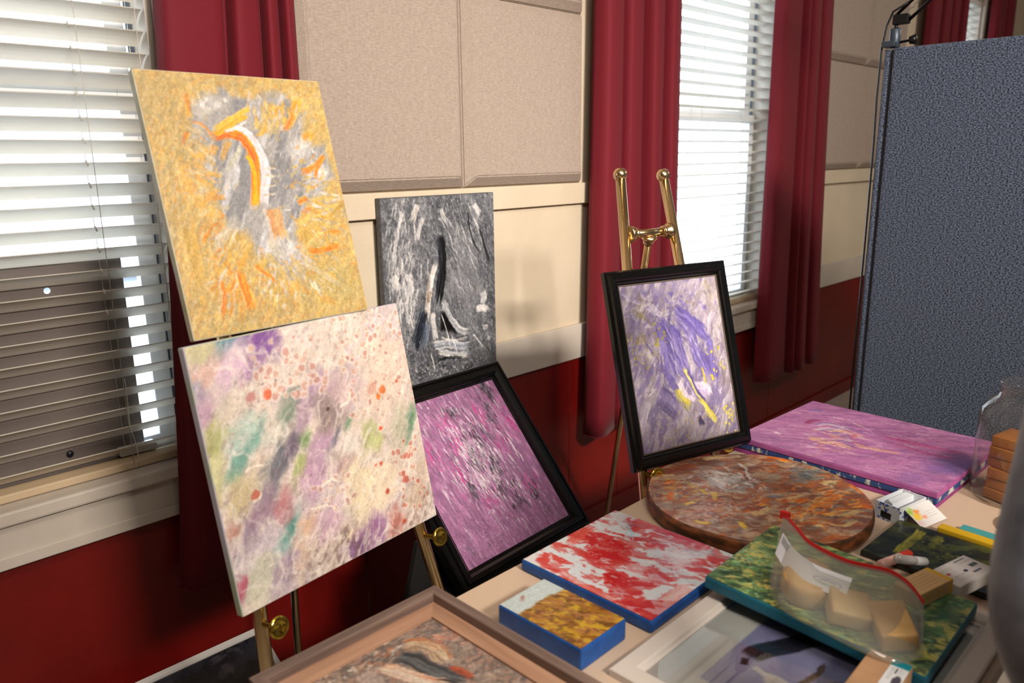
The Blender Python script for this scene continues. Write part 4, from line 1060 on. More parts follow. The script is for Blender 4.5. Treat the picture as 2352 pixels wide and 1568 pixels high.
def pic_pink():
    q = [(670, 310), (1080, 95), (2090, 340), (1880, 690)]
    s = Pic(260, 300, 0.856, q, (178, 104, 160), 31)
    A = 60
    s.mottle([(192, 118, 174), (160, 92, 150)], 8, A, 4, 1, 0.46, 0.62, 0.8)
    s.mottle([(200, 140, 180), (150, 84, 148)], 40, A, 3, 3, 0.54, 0.66, 0.6, h=0.3)
    s.blob((1950, 480), 260, 150, 0, (108, 80, 150), 0.85, 0.9, 0.7, 2); s.blob((1700, 600), 260, 90, 0, (140, 92, 160), 0.6, 0.9, 0.8, 3)
    vi = [(98, 84, 158), (124, 104, 176)]; wh = [(228, 212, 216), (214, 190, 206)]; og = [(222, 160, 110), (214, 140, 120), (232, 190, 150)]
    for p, w, c in (([(1450, 300), (1750, 370), (2000, 420)], 60, [(176, 56, 124), (190, 84, 146)]), ([(1500, 340), (1700, 400), (1950, 470)], 40, [(164, 50, 116), (184, 90, 150)]), ([(1060, 150), (1110, 150), (1140, 160)], 40, vi), ([(1050, 230), (1100, 210), (1150, 220)], 40, [(150, 40, 100), (176, 70, 130)]),
                    ([(1090, 240), (1180, 230), (1330, 280)], 50, vi + wh), ([(1100, 270), (1200, 260), (1300, 290)], 50, [(196, 160, 206), (226, 206, 214), (140, 110, 176)]), ([(1180, 280), (1250, 270), (1330, 300)], 34, og + wh), ([(1260, 290), (1310, 290), (1320, 320)], 40, [(186, 36, 92), (206, 80, 120)]), ([(1060, 320), (1180, 340), (1280, 390)], 60, wh + og), ([(1180, 330), (1280, 370), (1360, 400)], 46, og), ([(1330, 360), (1500, 400), (1640, 420)], 50, og + [(206, 130, 150)]), ([(1160, 180), (1300, 220), (1430, 290)], 10, wh), ([(1330, 300), (1380, 320), (1430, 330)], 20, [(206, 110, 150), (232, 190, 200)]),
                    ([(900, 250), (980, 300), (1010, 300)], 60, [(166, 100, 160), (190, 130, 180)]), ([(880, 280), (930, 300)], 30, wh)):
        s.stroke(p, w, c, 0.85, 0.4, h=0.6)
    s.scatter(200, ((1250, 320), 260, 120), 66, 20, (40, 150), (6, 20), vi + wh + og + [(190, 70, 140)], (0.35, 0.75))
    s.scatter(160, ((1700, 280), 330, 60), 62, 30, (8, 30), (4, 9), wh + [(206, 150, 190)], (0.4, 0.8))
    s.scatter(140, ((1600, 500), 340, 80), 62, 30, (10, 40), (4, 9), [(214, 170, 190), (206, 140, 170), (120, 90, 160)], (0.35, 0.7))
    s.warp(0.008, 26, 60, 2, 1); s.streaks(0.09, 60, 62, 5, 2); s.grain(0.12, 120)
    s.c = np.clip(s.c * 0.84 + 0.15 * s.c.mean(2, keepdims=True), 0, 1)
    return s

def pic_slab():
    q = [(-152, 683), (531, 343), (1690, 660), (1121, 1160)]
    s = Pic(330, 330, 1.0, q, (142, 90, 64), 37)
    s.mottle([(156, 84, 48), (130, 112, 98), (120, 76, 60)], 9, 40, 2, 1, 0.48, 0.62, 0.75, warp=0.2)
    s.mottle([(186, 100, 44), (150, 138, 124), (104, 74, 66), (180, 158, 130)], 28, 40, 2, 4, 0.55, 0.66, 0.7, warp=0.15, h=0.3)
    og = [(214, 112, 30), (196, 88, 28), (226, 140, 50)]; cr = [(206, 180, 124), (190, 160, 104), (220, 200, 150)]; gr = [(112, 114, 108), (86, 92, 92), (140, 140, 132)]; wh = [(196, 194, 190), (214, 212, 208), (170, 172, 174)]; ye = [(206, 170, 40), (220, 190, 70)]; rd = [(140, 58, 36), (120, 50, 40)]
    s.blob((1080, 560), 150, 70, 0, (110, 114, 106), 0.85, 0.8, 0.8, 2); s.blob((880, 570), 130, 60, 0, (138, 134, 120), 0.7, 0.8, 0.8, 3); s.blob((300, 520), 160, 70, 0, (128, 70, 54), 0.8, 0.8, 0.7, 4)
    s.scatter(260, ((600, 600), 190, 190), 100, 40, (30, 110), (8, 22), wh + gr[:1] + [(150, 110, 96)], (0.5, 0.9), bend=0.5, h=0.9)
    s.scatter(170, ((520, 800), 260, 130), 60, 40, (30, 110), (8, 24), wh + [(176, 110, 88), (206, 160, 140), (190, 150, 110)], (0.4, 0.8), bend=0.4)
    s.scatter(220, ((1080, 760), 330, 150), 20, 25, (40, 150), (8, 26), og + rd + cr + gr[:1], (0.4, 0.85), bend=0.3)
    s.scatter(110, ((300, 640), 170, 150), 10, 30, (30, 90), (8, 20), og + ye + rd + wh[:1], (0.4, 0.8), bend=0.3)
    s.scatter(110, ((1060, 550), 170, 80), 70, 30, (30, 80), (8, 18), gr + [(70, 82, 92)], (0.5, 0.9))
    for p, w, c in (([(460, 470), (520, 455), (590, 460)], 44, cr), ([(190, 560), (230, 560), (280, 555)], 34, cr), ([(150, 550), (200, 520)], 22, cr), ([(820, 450), (900, 455), (970, 490)], 40, og), ([(900, 470), (960, 480)], 30, [(232, 160, 60)]), ([(1150, 620), (1210, 600), (1280, 610)], 46, cr), ([(1130, 650), (1200, 635)], 14, cr), ([(950, 700), (1010, 690), (1060, 670)], 26, cr), ([(720, 800), (800, 780), (880, 745)], 44, cr), ([(1260, 800), (1330, 800), (1400, 770)], 40, cr), ([(1180, 840), (1280, 870), (1380, 830)], 30, cr),
                    ([(1320, 620), (1380, 640), (1420, 680)], 60, og), ([(1380, 740), (1440, 760), (1480, 760)], 60, og), ([(1100, 500), (1200, 540), (1290, 590)], 36, og + ye), ([(440, 640), (470, 670)], 34, ye), ([(510, 660), (530, 720)], 34, ye), ([(260, 660), (250, 700), (290, 690)], 40, og), ([(230, 600), (280, 600)], 34, og), ([(330, 740), (400, 720)], 34, ye), ([(670, 840), (690, 880), (720, 890)], 30, ye), ([(380, 830), (430, 850), (500, 850)], 34, ye), ([(850, 690), (880, 685), (910, 695)], 22, [(76, 104, 146), (110, 130, 160)]), ([(770, 740), (820, 730)], 40, og + ye), ([(1000, 730), (1060, 700), (1100, 700)], 50, og), ([(1320, 730), (1380, 710)], 16, gr), ([(1230, 780), (1240, 720)], 14, [(90, 104, 120)]), ([(420, 610), (470, 620)], 30, wh), ([(640, 480), (690, 520), (740, 600)], 24, wh), ([(560, 600), (640, 570), (720, 590)], 20, wh)):
        s.stroke(p, w, c, 0.92, 0.35, h=0.9)
    s.scatter(46, ((600, 590), 150, 150), 105, 30, (60, 170), (14, 34), [(204, 202, 198), (176, 178, 180), (222, 218, 212), (150, 146, 140)], (0.6, 0.95), 0.5, 1.0, 0.6)
    s.scatter(26, ((1070, 560), 140, 60), 70, 30, (60, 150), (14, 34), [(92, 98, 98), (70, 80, 88), (130, 132, 126)], (0.6, 0.9), 0.5, 0.8, 0.4)
    s.scatter(30, ((1250, 720), 220, 130), 30, 25, (60, 170), (14, 34), [(222, 120, 34), (206, 96, 30), (236, 160, 60)], (0.6, 0.95), 0.5, 0.9, 0.4)
    s.spots(50, ((1220, 615), 46, 20), (3, 7), [(222, 206, 150), (96, 90, 70)], None, 0.8)
    s.warp(0.014, 12, 20, 1.5, 1); s.warp(0.006, 45, 0, 1.5, 3); s.streaks(0.12, 40, 30, 3, 2); s.grain(0.10, 110); s.c = np.clip(s.c * 1.14, 0, 1)
    return s

def pic_green():
    q = [(100, 640), (590, 285), (2010, 800), (1600, 1320)]
    s = Pic(190, 270, 0.69, q, (92, 118, 74), 41)
    dk = s.noise(8, 60, 2, 5, 2, 0.2)
    s.mix((44, 68, 48), sstep(0.45, 0.6, dk) * sstep(0.15, 0.75, 1 - s.v * 0.6 - 0.1 * s.u))
    s.mottle([(128, 166, 118), (178, 164, 84), (58, 84, 56)], 19, 60, 2, 3, 0.52, 0.62, 0.8, warp=0.15)
    s.mottle([(186, 172, 96), (70, 110, 66), (34, 50, 40)], 38, 60, 2, 6, 0.56, 0.66, 0.7, warp=0.1, h=0.3)
    s.blob((420, 470), 260, 180, 0, (150, 176, 124), 0.45, 0.9, 0.8, 2); s.blob((1750, 850), 260, 200, 0, (30, 62, 48), 0.7, 0.9, 0.8, 4); s.blob((1300, 1050), 200, 120, 0, (50, 78, 40), 0.5, 0.9, 0.8, 5)
    s.scatter(120, ((430, 520), 220, 160), 100, 35, (30, 110), (12, 34), [(206, 184, 104), (190, 166, 80), (120, 176, 136), (160, 190, 140), (84, 120, 80)], (0.45, 0.85), bend=0.4)
    s.scatter(90, ((1500, 1000), 320, 190), 60, 35, (40, 120), (12, 34), [(40, 70, 50), (92, 112, 50), (28, 48, 40), (60, 110, 70)], (0.4, 0.85), bend=0.4)
    s.stroke([(1480, 1180), (1580, 1170), (1640, 1220)], 110, [(180, 170, 60), (160, 160, 70)], 0.85, 0.4); s.stroke([(1250, 1090), (1400, 1160)], 60, [(96, 124, 50)], 0.7, 0.4)
    s.stroke([(250, 790), (600, 960), (1100, 1180)], 30, [(40, 50, 30)], 0.5, 0.5)
    s.warp(0.014, 14, 60, 1.5, 1); s.warp(0.006, 45, 0, 1.5, 3); s.grain(0.10, 90); s.c = np.clip(s.c * 1.2 + 0.01, 0, 1)
    return s

def pic_olive():
    q = [(1200, 420), (1450, 194), (2414, 482), (2226, 765)]
    s = Pic(120, 150, 0.763, q, (34, 40, 32), 43)
    s.mottle([(54, 64, 34), (22, 26, 24), (74, 80, 36)], 9, 60, 2, 1, 0.5, 0.62, 0.85)
    s.stroke([(1620, 260), (1560, 330), (1420, 460)], 90, [(176, 170, 44), (150, 146, 40), (190, 184, 60)], 0.95, 0.35); s.stroke([(1740, 300), (1700, 380), (1640, 420)], 90, [(150, 146, 44), (90, 96, 40)], 0.8, 0.6)
    s.stroke([(1540, 330), (1700, 430), (1900, 470)], 90, [(70, 82, 36), (96, 104, 50)], 0.8, 0.4)
    s.scatter(60, ((1800, 450), 260, 160), 20, 30, (30, 100), (10, 30), [(110, 112, 40), (26, 30, 26), (70, 80, 36), (166, 160, 50)], (0.4, 0.8))
    s.grain(0.08, 60)
    return s

def pic_print():
    # sketch in tenths of a millimetre from the top left of the mat
    q = [(0, 0), (506, 0), (506, 351), (0, 351)]
    s = Pic(200, 140, 506 / 351, q, (206, 201, 196), 47)
    s.area([(54, 70), (452, 70), (452, 330), (54, 330)], (142, 138, 176), 1.0, 0.004, 0.0)
    s.area([(54, 70), (452, 70), (452, 330), (54, 330)], None, 1.0, 0.004, 0.0)
    m = s.area([(56, 72), (450, 72), (450, 328), (56, 328)], None, 1.0, 0.004, 0.0)
    s.mix((168, 162, 192), m * sstep(0.45, 0.6, s.noise(3, 20, 3, 3, 1)) * 0.7)
    s.mix((122, 118, 160), m * sstep(0.5, 0.65, s.noise(4, -40, 3, 3, 4)) * 0.6)
    # dark animal stretching across, pale bird-like shape below it
    s.stroke([(150, 98), (190, 110), (240, 140), (330, 170)], 44, [(24, 24, 34), (36, 34, 46)], 1.0, 0.1)
    s.stroke([(130, 104), (150, 98)], 14, [(24, 24, 34)], 1.0, 0.1)
    s.stroke([(120, 140), (128, 160), (118, 190), (126, 215)], 34, [(216, 206, 204), (200, 186, 176)], 1.0, 0.15)
    s.stroke([(138, 118), (130, 145)], 12, [(216, 206, 204)], 1.0, 0.1)
    s.stroke([(140, 190), (190, 200), (230, 196)], 12, [(60, 40, 36), (100, 70, 56)], 1.0, 0.2)
    s.stroke([(140, 195), (160, 225), (200, 240)], 20, [(84, 52, 40), (196, 150, 120)], 1.0, 0.2)
    s.blob((78, 290), 30, 30, 0, (90, 150, 156), 0.9, 0.3, 0.3)
    return s
# ------------------------------------------------------------------ table
TZ = 0.74
M_table = mat('beige_table_laminate', (206, 182, 158), 0.5, color2=(198, 174, 150), scale=500, contrast=(0.3, 0.7))
M_grey = mat('grey_table_leg', (84, 84, 86), 0.4, 0.6)
T0, T1, TY0, TY1 = 0.36, 2.40, 0.225, 1.012
table = tag(empty('folding_table', ((T0 + T1) / 2, (TY0 + TY1) / 2, 0)), 'beige folding table covered with flat paintings and soap', 'table')
hx, hy = (T1 - T0) / 2, (TY1 - TY0) / 2
bm = box_bm(-hx, hx, -hy, hy, TZ - 0.03, TZ)
bmesh.ops.bevel(bm, geom=[e for e in bm.edges if abs(e.verts[0].co.z - e.verts[1].co.z) > 0.01], offset=0.03, segments=5, affect='EDGES')
bm_obj('table_top', bm, M_table, table)
for s in (-1, 1):
    for q in (-1, 1):
        tube('leg', [(s * (hx - 0.22), q * (hy - 0.09), 0), (s * (hx - 0.22), q * (hy - 0.09), TZ - 0.03)], 0.014, M_grey, table)
    tube('leg_brace', [(s * (hx - 0.22), -hy + 0.09, 0.12), (s * (hx - 0.22), hy - 0.09, 0.12)], 0.010, M_grey, table)

# ------------------------------------------------------------------ brass easels
M_brass = mat('polished_brass', (244, 218, 172), 0.2, 1.0, color2=(238, 206, 152), scale=12)
M_knob = mat('yellow_brass_knob', (226, 196, 84), 0.12, 1.0)
M_rubber = mat('black_rubber_tip', (25, 25, 26), 0.8)
def easel(label, L, Rr, hinge_z, rear_foot, peg_z, nrm, base):
    """L, Rr = (foot, top) of the front tubes; nrm points away from the viewer"""
    e = tag(empty('brass_easel', base), label, 'easel', 'brass floor easels')
    B = Vector(base); nrm = Vector(nrm)
    at = lambda leg, z: Vector(leg[0]) + (Vector(leg[1]) - Vector(leg[0])) * ((z - leg[0][2]) / (leg[1][2] - leg[0][2]))
    for leg in (L, Rr):
        f, t = Vector(leg[0]), Vector(leg[1]); d = (t - f).normalized()
        lg = tube('front_leg', [f + d * 0.02 - B, t - B], 0.0135, M_brass, e, n=18)
        tube('rubber_tip', [f - B, f + d * 0.03 - B], 0.0155, M_rubber, lg)
        lathe('ball_finial', [(0.006, -0.016), (0.0135, -0.012), (0.0175, -0.006), (0.0185, 0.001), (0.0165, 0.009), (0.011, 0.015), (0.004, 0.018), (0.0005, 0.0185)], M_brass, e, base=t + d * 0.012 - B, axis=d)
        p = at(leg, peg_z)
        lathe('peg', [(0.0065, 0), (0.0065, 0.030), (0.009, 0.031), (0.009, 0.036), (0.012, 0.040), (0.0205, 0.047), (0.0215, 0.050), (0.0200, 0.053), (0.012, 0.0535), (0.009, 0.051), (0.0005, 0.051)], M_knob, e, n=28, base=p - nrm * 0.010 - B, axis=-nrm)
    a, b = at(L, hinge_z), at(Rr, hinge_z); d = (b - a).normalized()
    tube('crossbar', [a - B, b - B], 0.0105, M_brass, e, n=16)
    for p, q in ((a, d), (b, -d)):
        lathe('crossbar_collar', [(0.010, 0.010), (0.0215, 0.013), (0.0225, 0.018), (0.021, 0.024), (0.014, 0.031), (0.0125, 0.034), (0.0155, 0.036), (0.0155, 0.041), (0.011, 0.043)], M_brass, e, base=p - B, axis=q)
    mid = (a + b) / 2
    rf = Vector(rear_foot); rd = (rf - mid).normalized()
    hb = lathe('hinge_cup', [(0.012, 0.006), (0.020, 0.008), (0.0225, 0.014), (0.018, 0.021), (0.0125, 0.026), (0.0135, 0.030), (0.0135, 0.036), (0.010, 0.038)], M_brass, e, base=mid - B, axis=rd)
    rl = tube('rear_leg', [mid + rd * 0.03 - B, rf - rd * 0.02 - B], 0.0095, M_brass, e, n=14)
    tube('rubber_tip', [rf - rd * 0.03 - B, rf - B], 0.011, M_rubber, rl)
    return e
_, n1, _ = lean_basis(7.263, 13.5)
easel('brass easel carrying the yellow painting stacked on the multicoloured square canvas',
      ((0.5105, 1.070, 0.004), (0.6545, 1.500, 1.60)), ((1.092, 1.143, 0.004), (0.886, 1.530, 1.60)), 1.45, (0.880, 1.73, 0.004), 0.703, n1, (0.80, 1.3, 0))
_, n2, _ = lean_basis(-14.9, 15.0)
easel('brass easel with bare ball tops holding the purple painting in a black frame',
      ((1.4035, 0.887, 0.004), (1.6595, 1.260, 1.490)), ((1.895, 0.895, 0.004), (1.799, 1.220, 1.485)), 1.350, (2.38, 1.86, 0.004), 0.758, n2, (1.72, 1.1, 0))

# ------------------------------------------------------------------ stretched canvases and frames
def canvas(name, label, w, h, t, basis, base, pic, edge_mat, relief=0.0012, group='stretched canvases', paint=None, cat='painting', bevel=0.003):
    """stretched canvas: base = middle of its lower front edge"""
    o = tag(empty(name, base, basis=basis), label, cat, group)
    box('stretcher', -w / 2, w / 2, 0.0, t, 0, h, edge_mat, o, bevel=bevel)
    painted_sheet('painted_front', pic, w - 2 * bevel * 0.6, h - 2 * bevel * 0.6, paint or PAINT, o, relief, z0=bevel * 0.6)
    return o

def frame_rails(parent, w, h, prof, m, name='frame_rail'):
    """four mitred rails; prof = [(distance in from the outer edge, y)...] closed section"""
    corners = [(-w / 2, 0, 1, 1), (w / 2, 0, -1, 1), (w / 2, h, -1, -1), (-w / 2, h, 1, -1)]
    out = []
    for i in range(4):
        (x0, z0, sx0, sz0), (x1, z1, sx1, sz1) = corners[i], corners[(i + 1) % 4]
        A = [(x0 + sx0 * d, y, z0 + sz0 * d) for d, y in prof]; Bq = [(x1 + sx1 * d, y, z1 + sz1 * d) for d, y in prof]
        n = len(prof)
        F = [(k, (k + 1) % n, n + (k + 1) % n, n + k) for k in range(n)] + [tuple(range(n))[::-1], tuple(range(n, 2 * n))]
        bm = bmesh.new()
        vs_ = [bm.verts.new(v) for v in A + Bq]
        for f in F: bm.faces.new([vs_[k] for k in f])
        bmesh.ops.recalc_face_normals(bm, faces=bm.faces)
        out.append(bm_obj(name, bm, m, parent))
    return out

# --- yellow painting standing on top of the multicoloured canvas
M_edge_yel = mat('pale_canvas_edge', (222, 216, 196), 0.7, color2=(206, 196, 160), scale=30)
M_edge_mul = mat('multicolour_canvas_edge', (196, 190, 204), 0.7, color2=(176, 186, 160), scale=9, contrast=(0.4, 0.6))
canvas('canvas_painting', 'yellow and grey abstract painting with an orange arc, top of the left easel', 0.382, 0.490, 0.020, lean_basis(2.2, 15.2), (0.7365, 1.3600, 1.2380), pic_yellow(), M_edge_yel)
canvas('canvas_painting', 'large square canvas of pastel pink, green and purple drips on the left easel', 0.508, 0.496, 0.020, lean_basis(7.263, 11.7), (0.778, 1.257, 0.7515), pic_multi(), M_edge_mul, relief=0.0005)
# --- grey painting hung on the wall
M_edge_grey = mat('dark_grey_canvas_edge', (92, 94, 98), 0.6, color2=(66, 68, 72), scale=60)
canvas('wall_canvas', 'grey and black abstract painting of a sailboat hung on the cream wall', 0.462, 0.650, 0.024, lean_basis(0, 0), (1.583, 1.9040, 0.787), pic_grey(), M_edge_grey)

# --- pink and grey painting in a black frame, leaning back on the table
M_black = mat('black_frame_lacquer', (8, 8, 9), 0.22, color2=(12, 12, 13), scale=40, stretch=(1, 1, 1), bump=0.1, bscale=150)
FB = [(0.0, 0.028), (0.0, 0.004), (0.003, 0.0), (0.008, 0.0), (0.010, 0.004), (0.012, 0.004), (0.015, -0.002), (0.025, -0.002), (0.031, 0.004), (0.033, 0.010), (0.0385, 0.011), (0.0395, 0.016), (0.0395, 0.028)]
FB = [(d * 1.3, y * 1.3) for d, y in FB]
fb = tag(empty('framed_painting', (1.3845, 1.316, 0.498), basis=lean_basis(3.3, 40.0)), 'pink and grey streaked painting in a wide black frame leaning behind the table', 'framed painting', 'framed paintings')
frame_rails(fb, 0.517, 0.568, FB, M_black)
painted_sheet('painted_front', pic_magenta(), 0.420, 0.4706, PAINT, fb, 0.0008, y=0.0169, z0=0.0487)
box('backing_board', -0.243, 0.243, 0.0215, 0.035, 0.0156, 0.5525, mat('black_backing', (20, 19, 19), 0.9), fb)
# low black stand it leans on
M_blk = mat('matt_black_board', (10, 10, 11), 0.85)
st = tag(empty('display_stand', (1.35, 1.45, 0)), 'low matt black stand on the floor under the pink framed painting', 'display stand')
mesh_obj('stand_board', [(-0.43, 0.0, 0), (0.36, 0.0, 0), (0.36, 0.015, 0), (-0.43, 0.015, 0), (-0.257, 0.0, 0.598), (0.30, 0.0, 0.598), (0.30, 0.015, 0.598), (-0.257, 0.015, 0.598)],
         [(0, 1, 5, 4), (1, 2, 6, 5), (2, 3, 7, 6), (3, 0, 4, 7), (4, 5, 6, 7), (3, 2, 1, 0)], M_blk, st)
box('stand_ledge', -0.22, 0.30, -0.165, 0.0, 0.448, 0.470, M_blk, st, bevel=0.003)
tube('stand_strut', [(0.0, 0.015, 0.55), (0.0, 0.33, 0.01)], 0.01, M_blk, st)

# --- purple painting in a black frame on the right easel
FP = [(0.0, 0.024), (0.0, 0.010), (0.004, 0.006), (0.008, 0.006), (0.011, 0.0), (0.022, -0.001), (0.026, 0.003), (0.030, 0.004), (0.034, 0.009), (0.038, 0.010), (0.039, 0.014), (0.039, 0.024)]
bp_ = lean_basis(-14.893, 15.929)
fp = tag(empty('framed_painting', (1.681, 1.0055, 0.780), basis=bp_), 'purple and yellow abstract painting in a black frame on the right brass easel', 'framed painting', 'framed paintings')
frame_rails(fp, 0.410, 0.508, FP, M_black)
painted_sheet('painted_front', pic_purple(), 0.340, 0.438, PAINT, fp, 0.0012, y=0.012, z0=0.035)
M_gilt = mat('thin_gilt_lip', (120, 106, 92), 0.4, 0.4)
frame_rails(fp, 0.336, 0.434, [(0, 0.014), (0, 0.0095), (0.003, 0.0095), (0.003, 0.014)], M_gilt, 'inner_lip')
for r_ in fp.children:
    if r_.name.startswith('inner_lip'): r_.location.z = 0.037
box('backing_board', -0.195, 0.195, 0.0155, 0.023, 0.008, 0.50, mat('brown_backing', (96, 74, 56), 0.9), fp)

# --- dark picture in a white frame leaning low against the wall
M_wframe = mat('white_picture_frame', (216, 212, 208), 0.45)
bd_ = lean_basis(0, 61.5)
fd = tag(empty('framed_picture', (0.555, 1.392, 0.003), basis=bd_), 'dark picture in a thin white frame leaning against the red wall at floor level', 'framed picture', 'framed paintings')
frame_rails(fd, 0.60, 0.565, [(0, 0.02), (0, 0.0), (0.013, 0.0), (0.016, 0.006), (0.016, 0.02)], M_wframe)
painted_sheet('painted_front', pic_dark(), 0.57, 0.535, PAINT_GLOSSY, fd, 0.0, y=0.010, z0=0.015)
box('backing_board', -0.293, 0.293, 0.012, 0.019, 0.007, 0.558, mat('brown_backing_card', (110, 90, 70), 0.9), fd)

# --- wooden shadow-box frame at the near left of the table
M_wood = mat('grey_brown_barnwood', (132, 110, 98), 0.65, color2=(96, 78, 70), scale=60, stretch=(0.06, 1, 1), bump=0.25, bscale=120, bstretch=(0.1, 1, 1))
M_wood2 = mat('grey_brown_barnwood_side', (128, 106, 95), 0.65, color2=(94, 76, 68), scale=60, stretch=(1, 1, 0.06), bump=0.25, bscale=120, bstretch=(1, 1, 0.1))
M_liner = mat('pinkish_raw_wood', (186, 146, 118), 0.6, color2=(158, 118, 94), scale=50, stretch=(0.06, 1, 1))
M_liner2 = mat('pinkish_raw_wood_side', (182, 142, 114), 0.6, color2=(154, 114, 90), scale=50, stretch=(1, 1, 0.06))
WT = 0.80
fw = tag(empty('framed_painting', (0.606, 0.545, WT), basis=flat_basis(0)), 'rough brown wooden frame with a feather-like painting lying at the near table corner', 'framed painting', 'framed paintings')
for i, o_ in enumerate(frame_rails(fw, 0.358, 0.452, [(0, 0.06), (0, 0.001), (0.001, 0.0), (0.019, 0.0), (0.020, 0.002), (0.020, 0.06)], M_wood)):
    if i % 2: o_.data.materials.clear(); o_.data.materials.append(M_wood2)
for i, o_ in enumerate(frame_rails(fw, 0.318, 0.412, [(0.0, 0.045), (0.0, 0.017), (0.026, 0.022), (0.026, 0.045)], M_liner, 'liner_rail')):
    o_.location.z = 0.02
    if i % 2: o_.data.materials.clear(); o_.data.materials.append(M_liner2)
painted_sheet('painted_front', pic_feather(), 0.276, 0.370, PAINT, fw, 0.0015, y=0.0265, z0=0.041)
box('backing_board', -0.158, 0.158, 0.03, 0.0595, 0.021, 0.431, mat('plywood_backing', (150, 124, 96), 0.8), fw)

# --- flat canvases on the table
M_blue = mat('cobalt_blue_edge', (20, 84, 158), 0.5, color2=(14, 70, 140), scale=40)
canvas('canvas_painting', 'red and white marbled canvas with blue edges lying on the table', 0.310, 0.315, 0.024, flat_basis(0.3), (1.159, 0.6785, TZ + 0.0245), pic_red(), M_blue, relief=0.0006, group='flat canvases', paint=PAINT_GLOSSY, bevel=0.006)
canvas('canvas_painting', 'small thick canvas with ochre brown paint and blue edges on the table', 0.121, 0.190, 0.040, flat_basis(0.5), (0.903, 0.701, TZ + 0.0405), pic_ochre(), M_blue, relief=0.001, group='flat canvases', paint=PAINT_GLOSSY, bevel=0.004)
# stack of three
M_e1 = mat('pink_canvas_edge', (176, 92, 152), 0.6, color2=(150, 80, 138), scale=30)
M_e2 = mat('ragged_navy_edge', (38, 66, 118), 0.6, color2=(196, 194, 188), scale=18, stretch=(1, 1, 3), contrast=(0.52, 0.60))
M_e3 = mat('plum_canvas_edge', (150, 62, 132), 0.6, color2=(128, 46, 112), scale=20)
M_pl3 = mat('plum_canvas_front', (156, 70, 140), 0.6, color2=(120, 60, 130), scale=14)
for (dx, dz, em, lb, pc) in ((0.004, 0.0150, M_e3, 'plum canvas at the bottom of the stack of three on the table', None), (0.001, 0.0302, M_e2, 'navy and white edged canvas in the middle of the stack of three', None),
                             (0.0, 0.0454, M_e1, 'pink and violet abstract canvas on top of the stack of three', 1)):
    if pc:
        canvas('canvas_painting', lb, 0.452, 0.530, 0.0150, flat_basis(-2.5), (2.078 + dx, 0.4715, TZ + dz), pic_pink(), em, relief=0.0006, group='stack of three canvases')
    else:
        o_ = tag(empty('canvas_painting', (2.078 + dx, 0.4715 + dx, TZ + dz), basis=flat_basis(-2.5)), lb, 'painting', 'stack of three canvases')
        box('stretcher', -0.226, 0.226, 0.0006, 0.0150, 0, 0.53, em, o_, bevel=0.003)
        box('painted_front', -0.222, 0.222, 0, 0.0005, 0.004, 0.526, M_pl3, o_)

# --- round wood slice
M_bark2 = mat('scorched_bark_edge', (74, 44, 22), 0.5, color2=(150, 84, 40), scale=26, stretch=(1, 1, 3.0), contrast=(0.42, 0.66), bump=0.6, bscale=60)
SX, SY, SR, ST = 1.582, 0.788, 0.253, 0.038
sl = tag(empty('painted_wood_slice', (SX, SY, TZ)), 'round slab of wood painted in rust, orange and grey swirls', 'painting')
def slab_r(a): return SR * (1 + 0.012 * math.sin(3 * a + 1) + 0.008 * math.sin(5 * a))
bm = bmesh.new(); NA = 96; rr = []
for (k, z) in ((0.965, 0.0), (0.99, 0.006), (1.0, 0.018), (1.0, 0.026), (0.992, 0.034), (0.978, ST)):
    rr.append([bm.verts.new((slab_r(a) * k * math.cos(a), slab_r(a) * k * math.sin(a), z)) for a in [i * 2 * math.pi / NA for i in range(NA)]])
for p, q in zip(rr, rr[1:]):
    for i in range(NA): bm.faces.new((p[i], p[(i + 1) % NA], q[(i + 1) % NA], q[i]))
bm.faces.new(rr[0][::-1]); bm.faces.new(rr[-1])
bm_obj('bark_edge', bm, M_bark2, sl, smooth=True)
pic = pic_slab()
nr, na = 110, 420
rad = np.linspace(0.004, 1, nr)[:, None]; ang = np.linspace(0, 2 * math.pi, na)[None, :]
RRR = SR * (1 + 0.012 * np.sin(3 * ang + 1) + 0.008 * np.sin(5 * ang)) * 0.980
X = RRR * rad * np.cos(ang); Y = RRR * rad * np.sin(ang)
px_ = np.clip((X / (2 * SR) + 0.5), 0, 1) * (pic.W - 1); py_ = np.clip((0.5 - Y / (2 * SR)), 0, 1) * (pic.H - 1)
ix, iy = np.round(px_).astype(int), np.round(py_).astype(int)
Z = ST + 0.0006 + 0.0012 * np.clip(pic.h[iy, ix], 0, 1) * (rad < 0.985)
link('painted_front', grid_mesh('painted_front', X, Y, Z, pic.c[iy, ix]), PAINT_GLOSSY, sl)

# --- white distressed frame with a print under glass, lying under the green canvas
M_dist = mat('distressed_white_wood', (206, 198, 190), 0.55, color2=(150, 140, 132), scale=26, stretch=(0.25, 1, 1), contrast=(0.60, 0.74))
WX0, WX1, WY0, WY1 = 0.868, 1.452, 0.235, 0.664
fr = tag(empty('framed_print', ((WX0 + WX1) / 2, WY0, TZ + 0.0145), basis=flat_basis(0)), 'distressed white frame with a lavender print under glass, half under the green canvas', 'framed picture', 'framed paintings')
ww, hh_ = WX1 - WX0, WY1 - WY0
frame_rails(fr, ww, hh_, [(0, 0.0142), (0, 0.002), (0.003, 0.0), (0.030, 0.0), (0.034, 0.002), (0.036, 0.006), (0.041, 0.008), (0.041, 0.0142)], M_dist)
painted_sheet('print', pic_print(), ww - 0.078, hh_ - 0.078, PRINT, fr, 0.0, y=0.0112, z0=0.039)
M_pglass = mat_sheet('picture_glass', (248, 250, 250), gloss=0.11, gloss_rough=0.0)
box('picture_glass', -ww / 2 + 0.039, ww / 2 - 0.039, 0.0082, 0.0102, 0.039, hh_ - 0.039, M_pglass, fr)
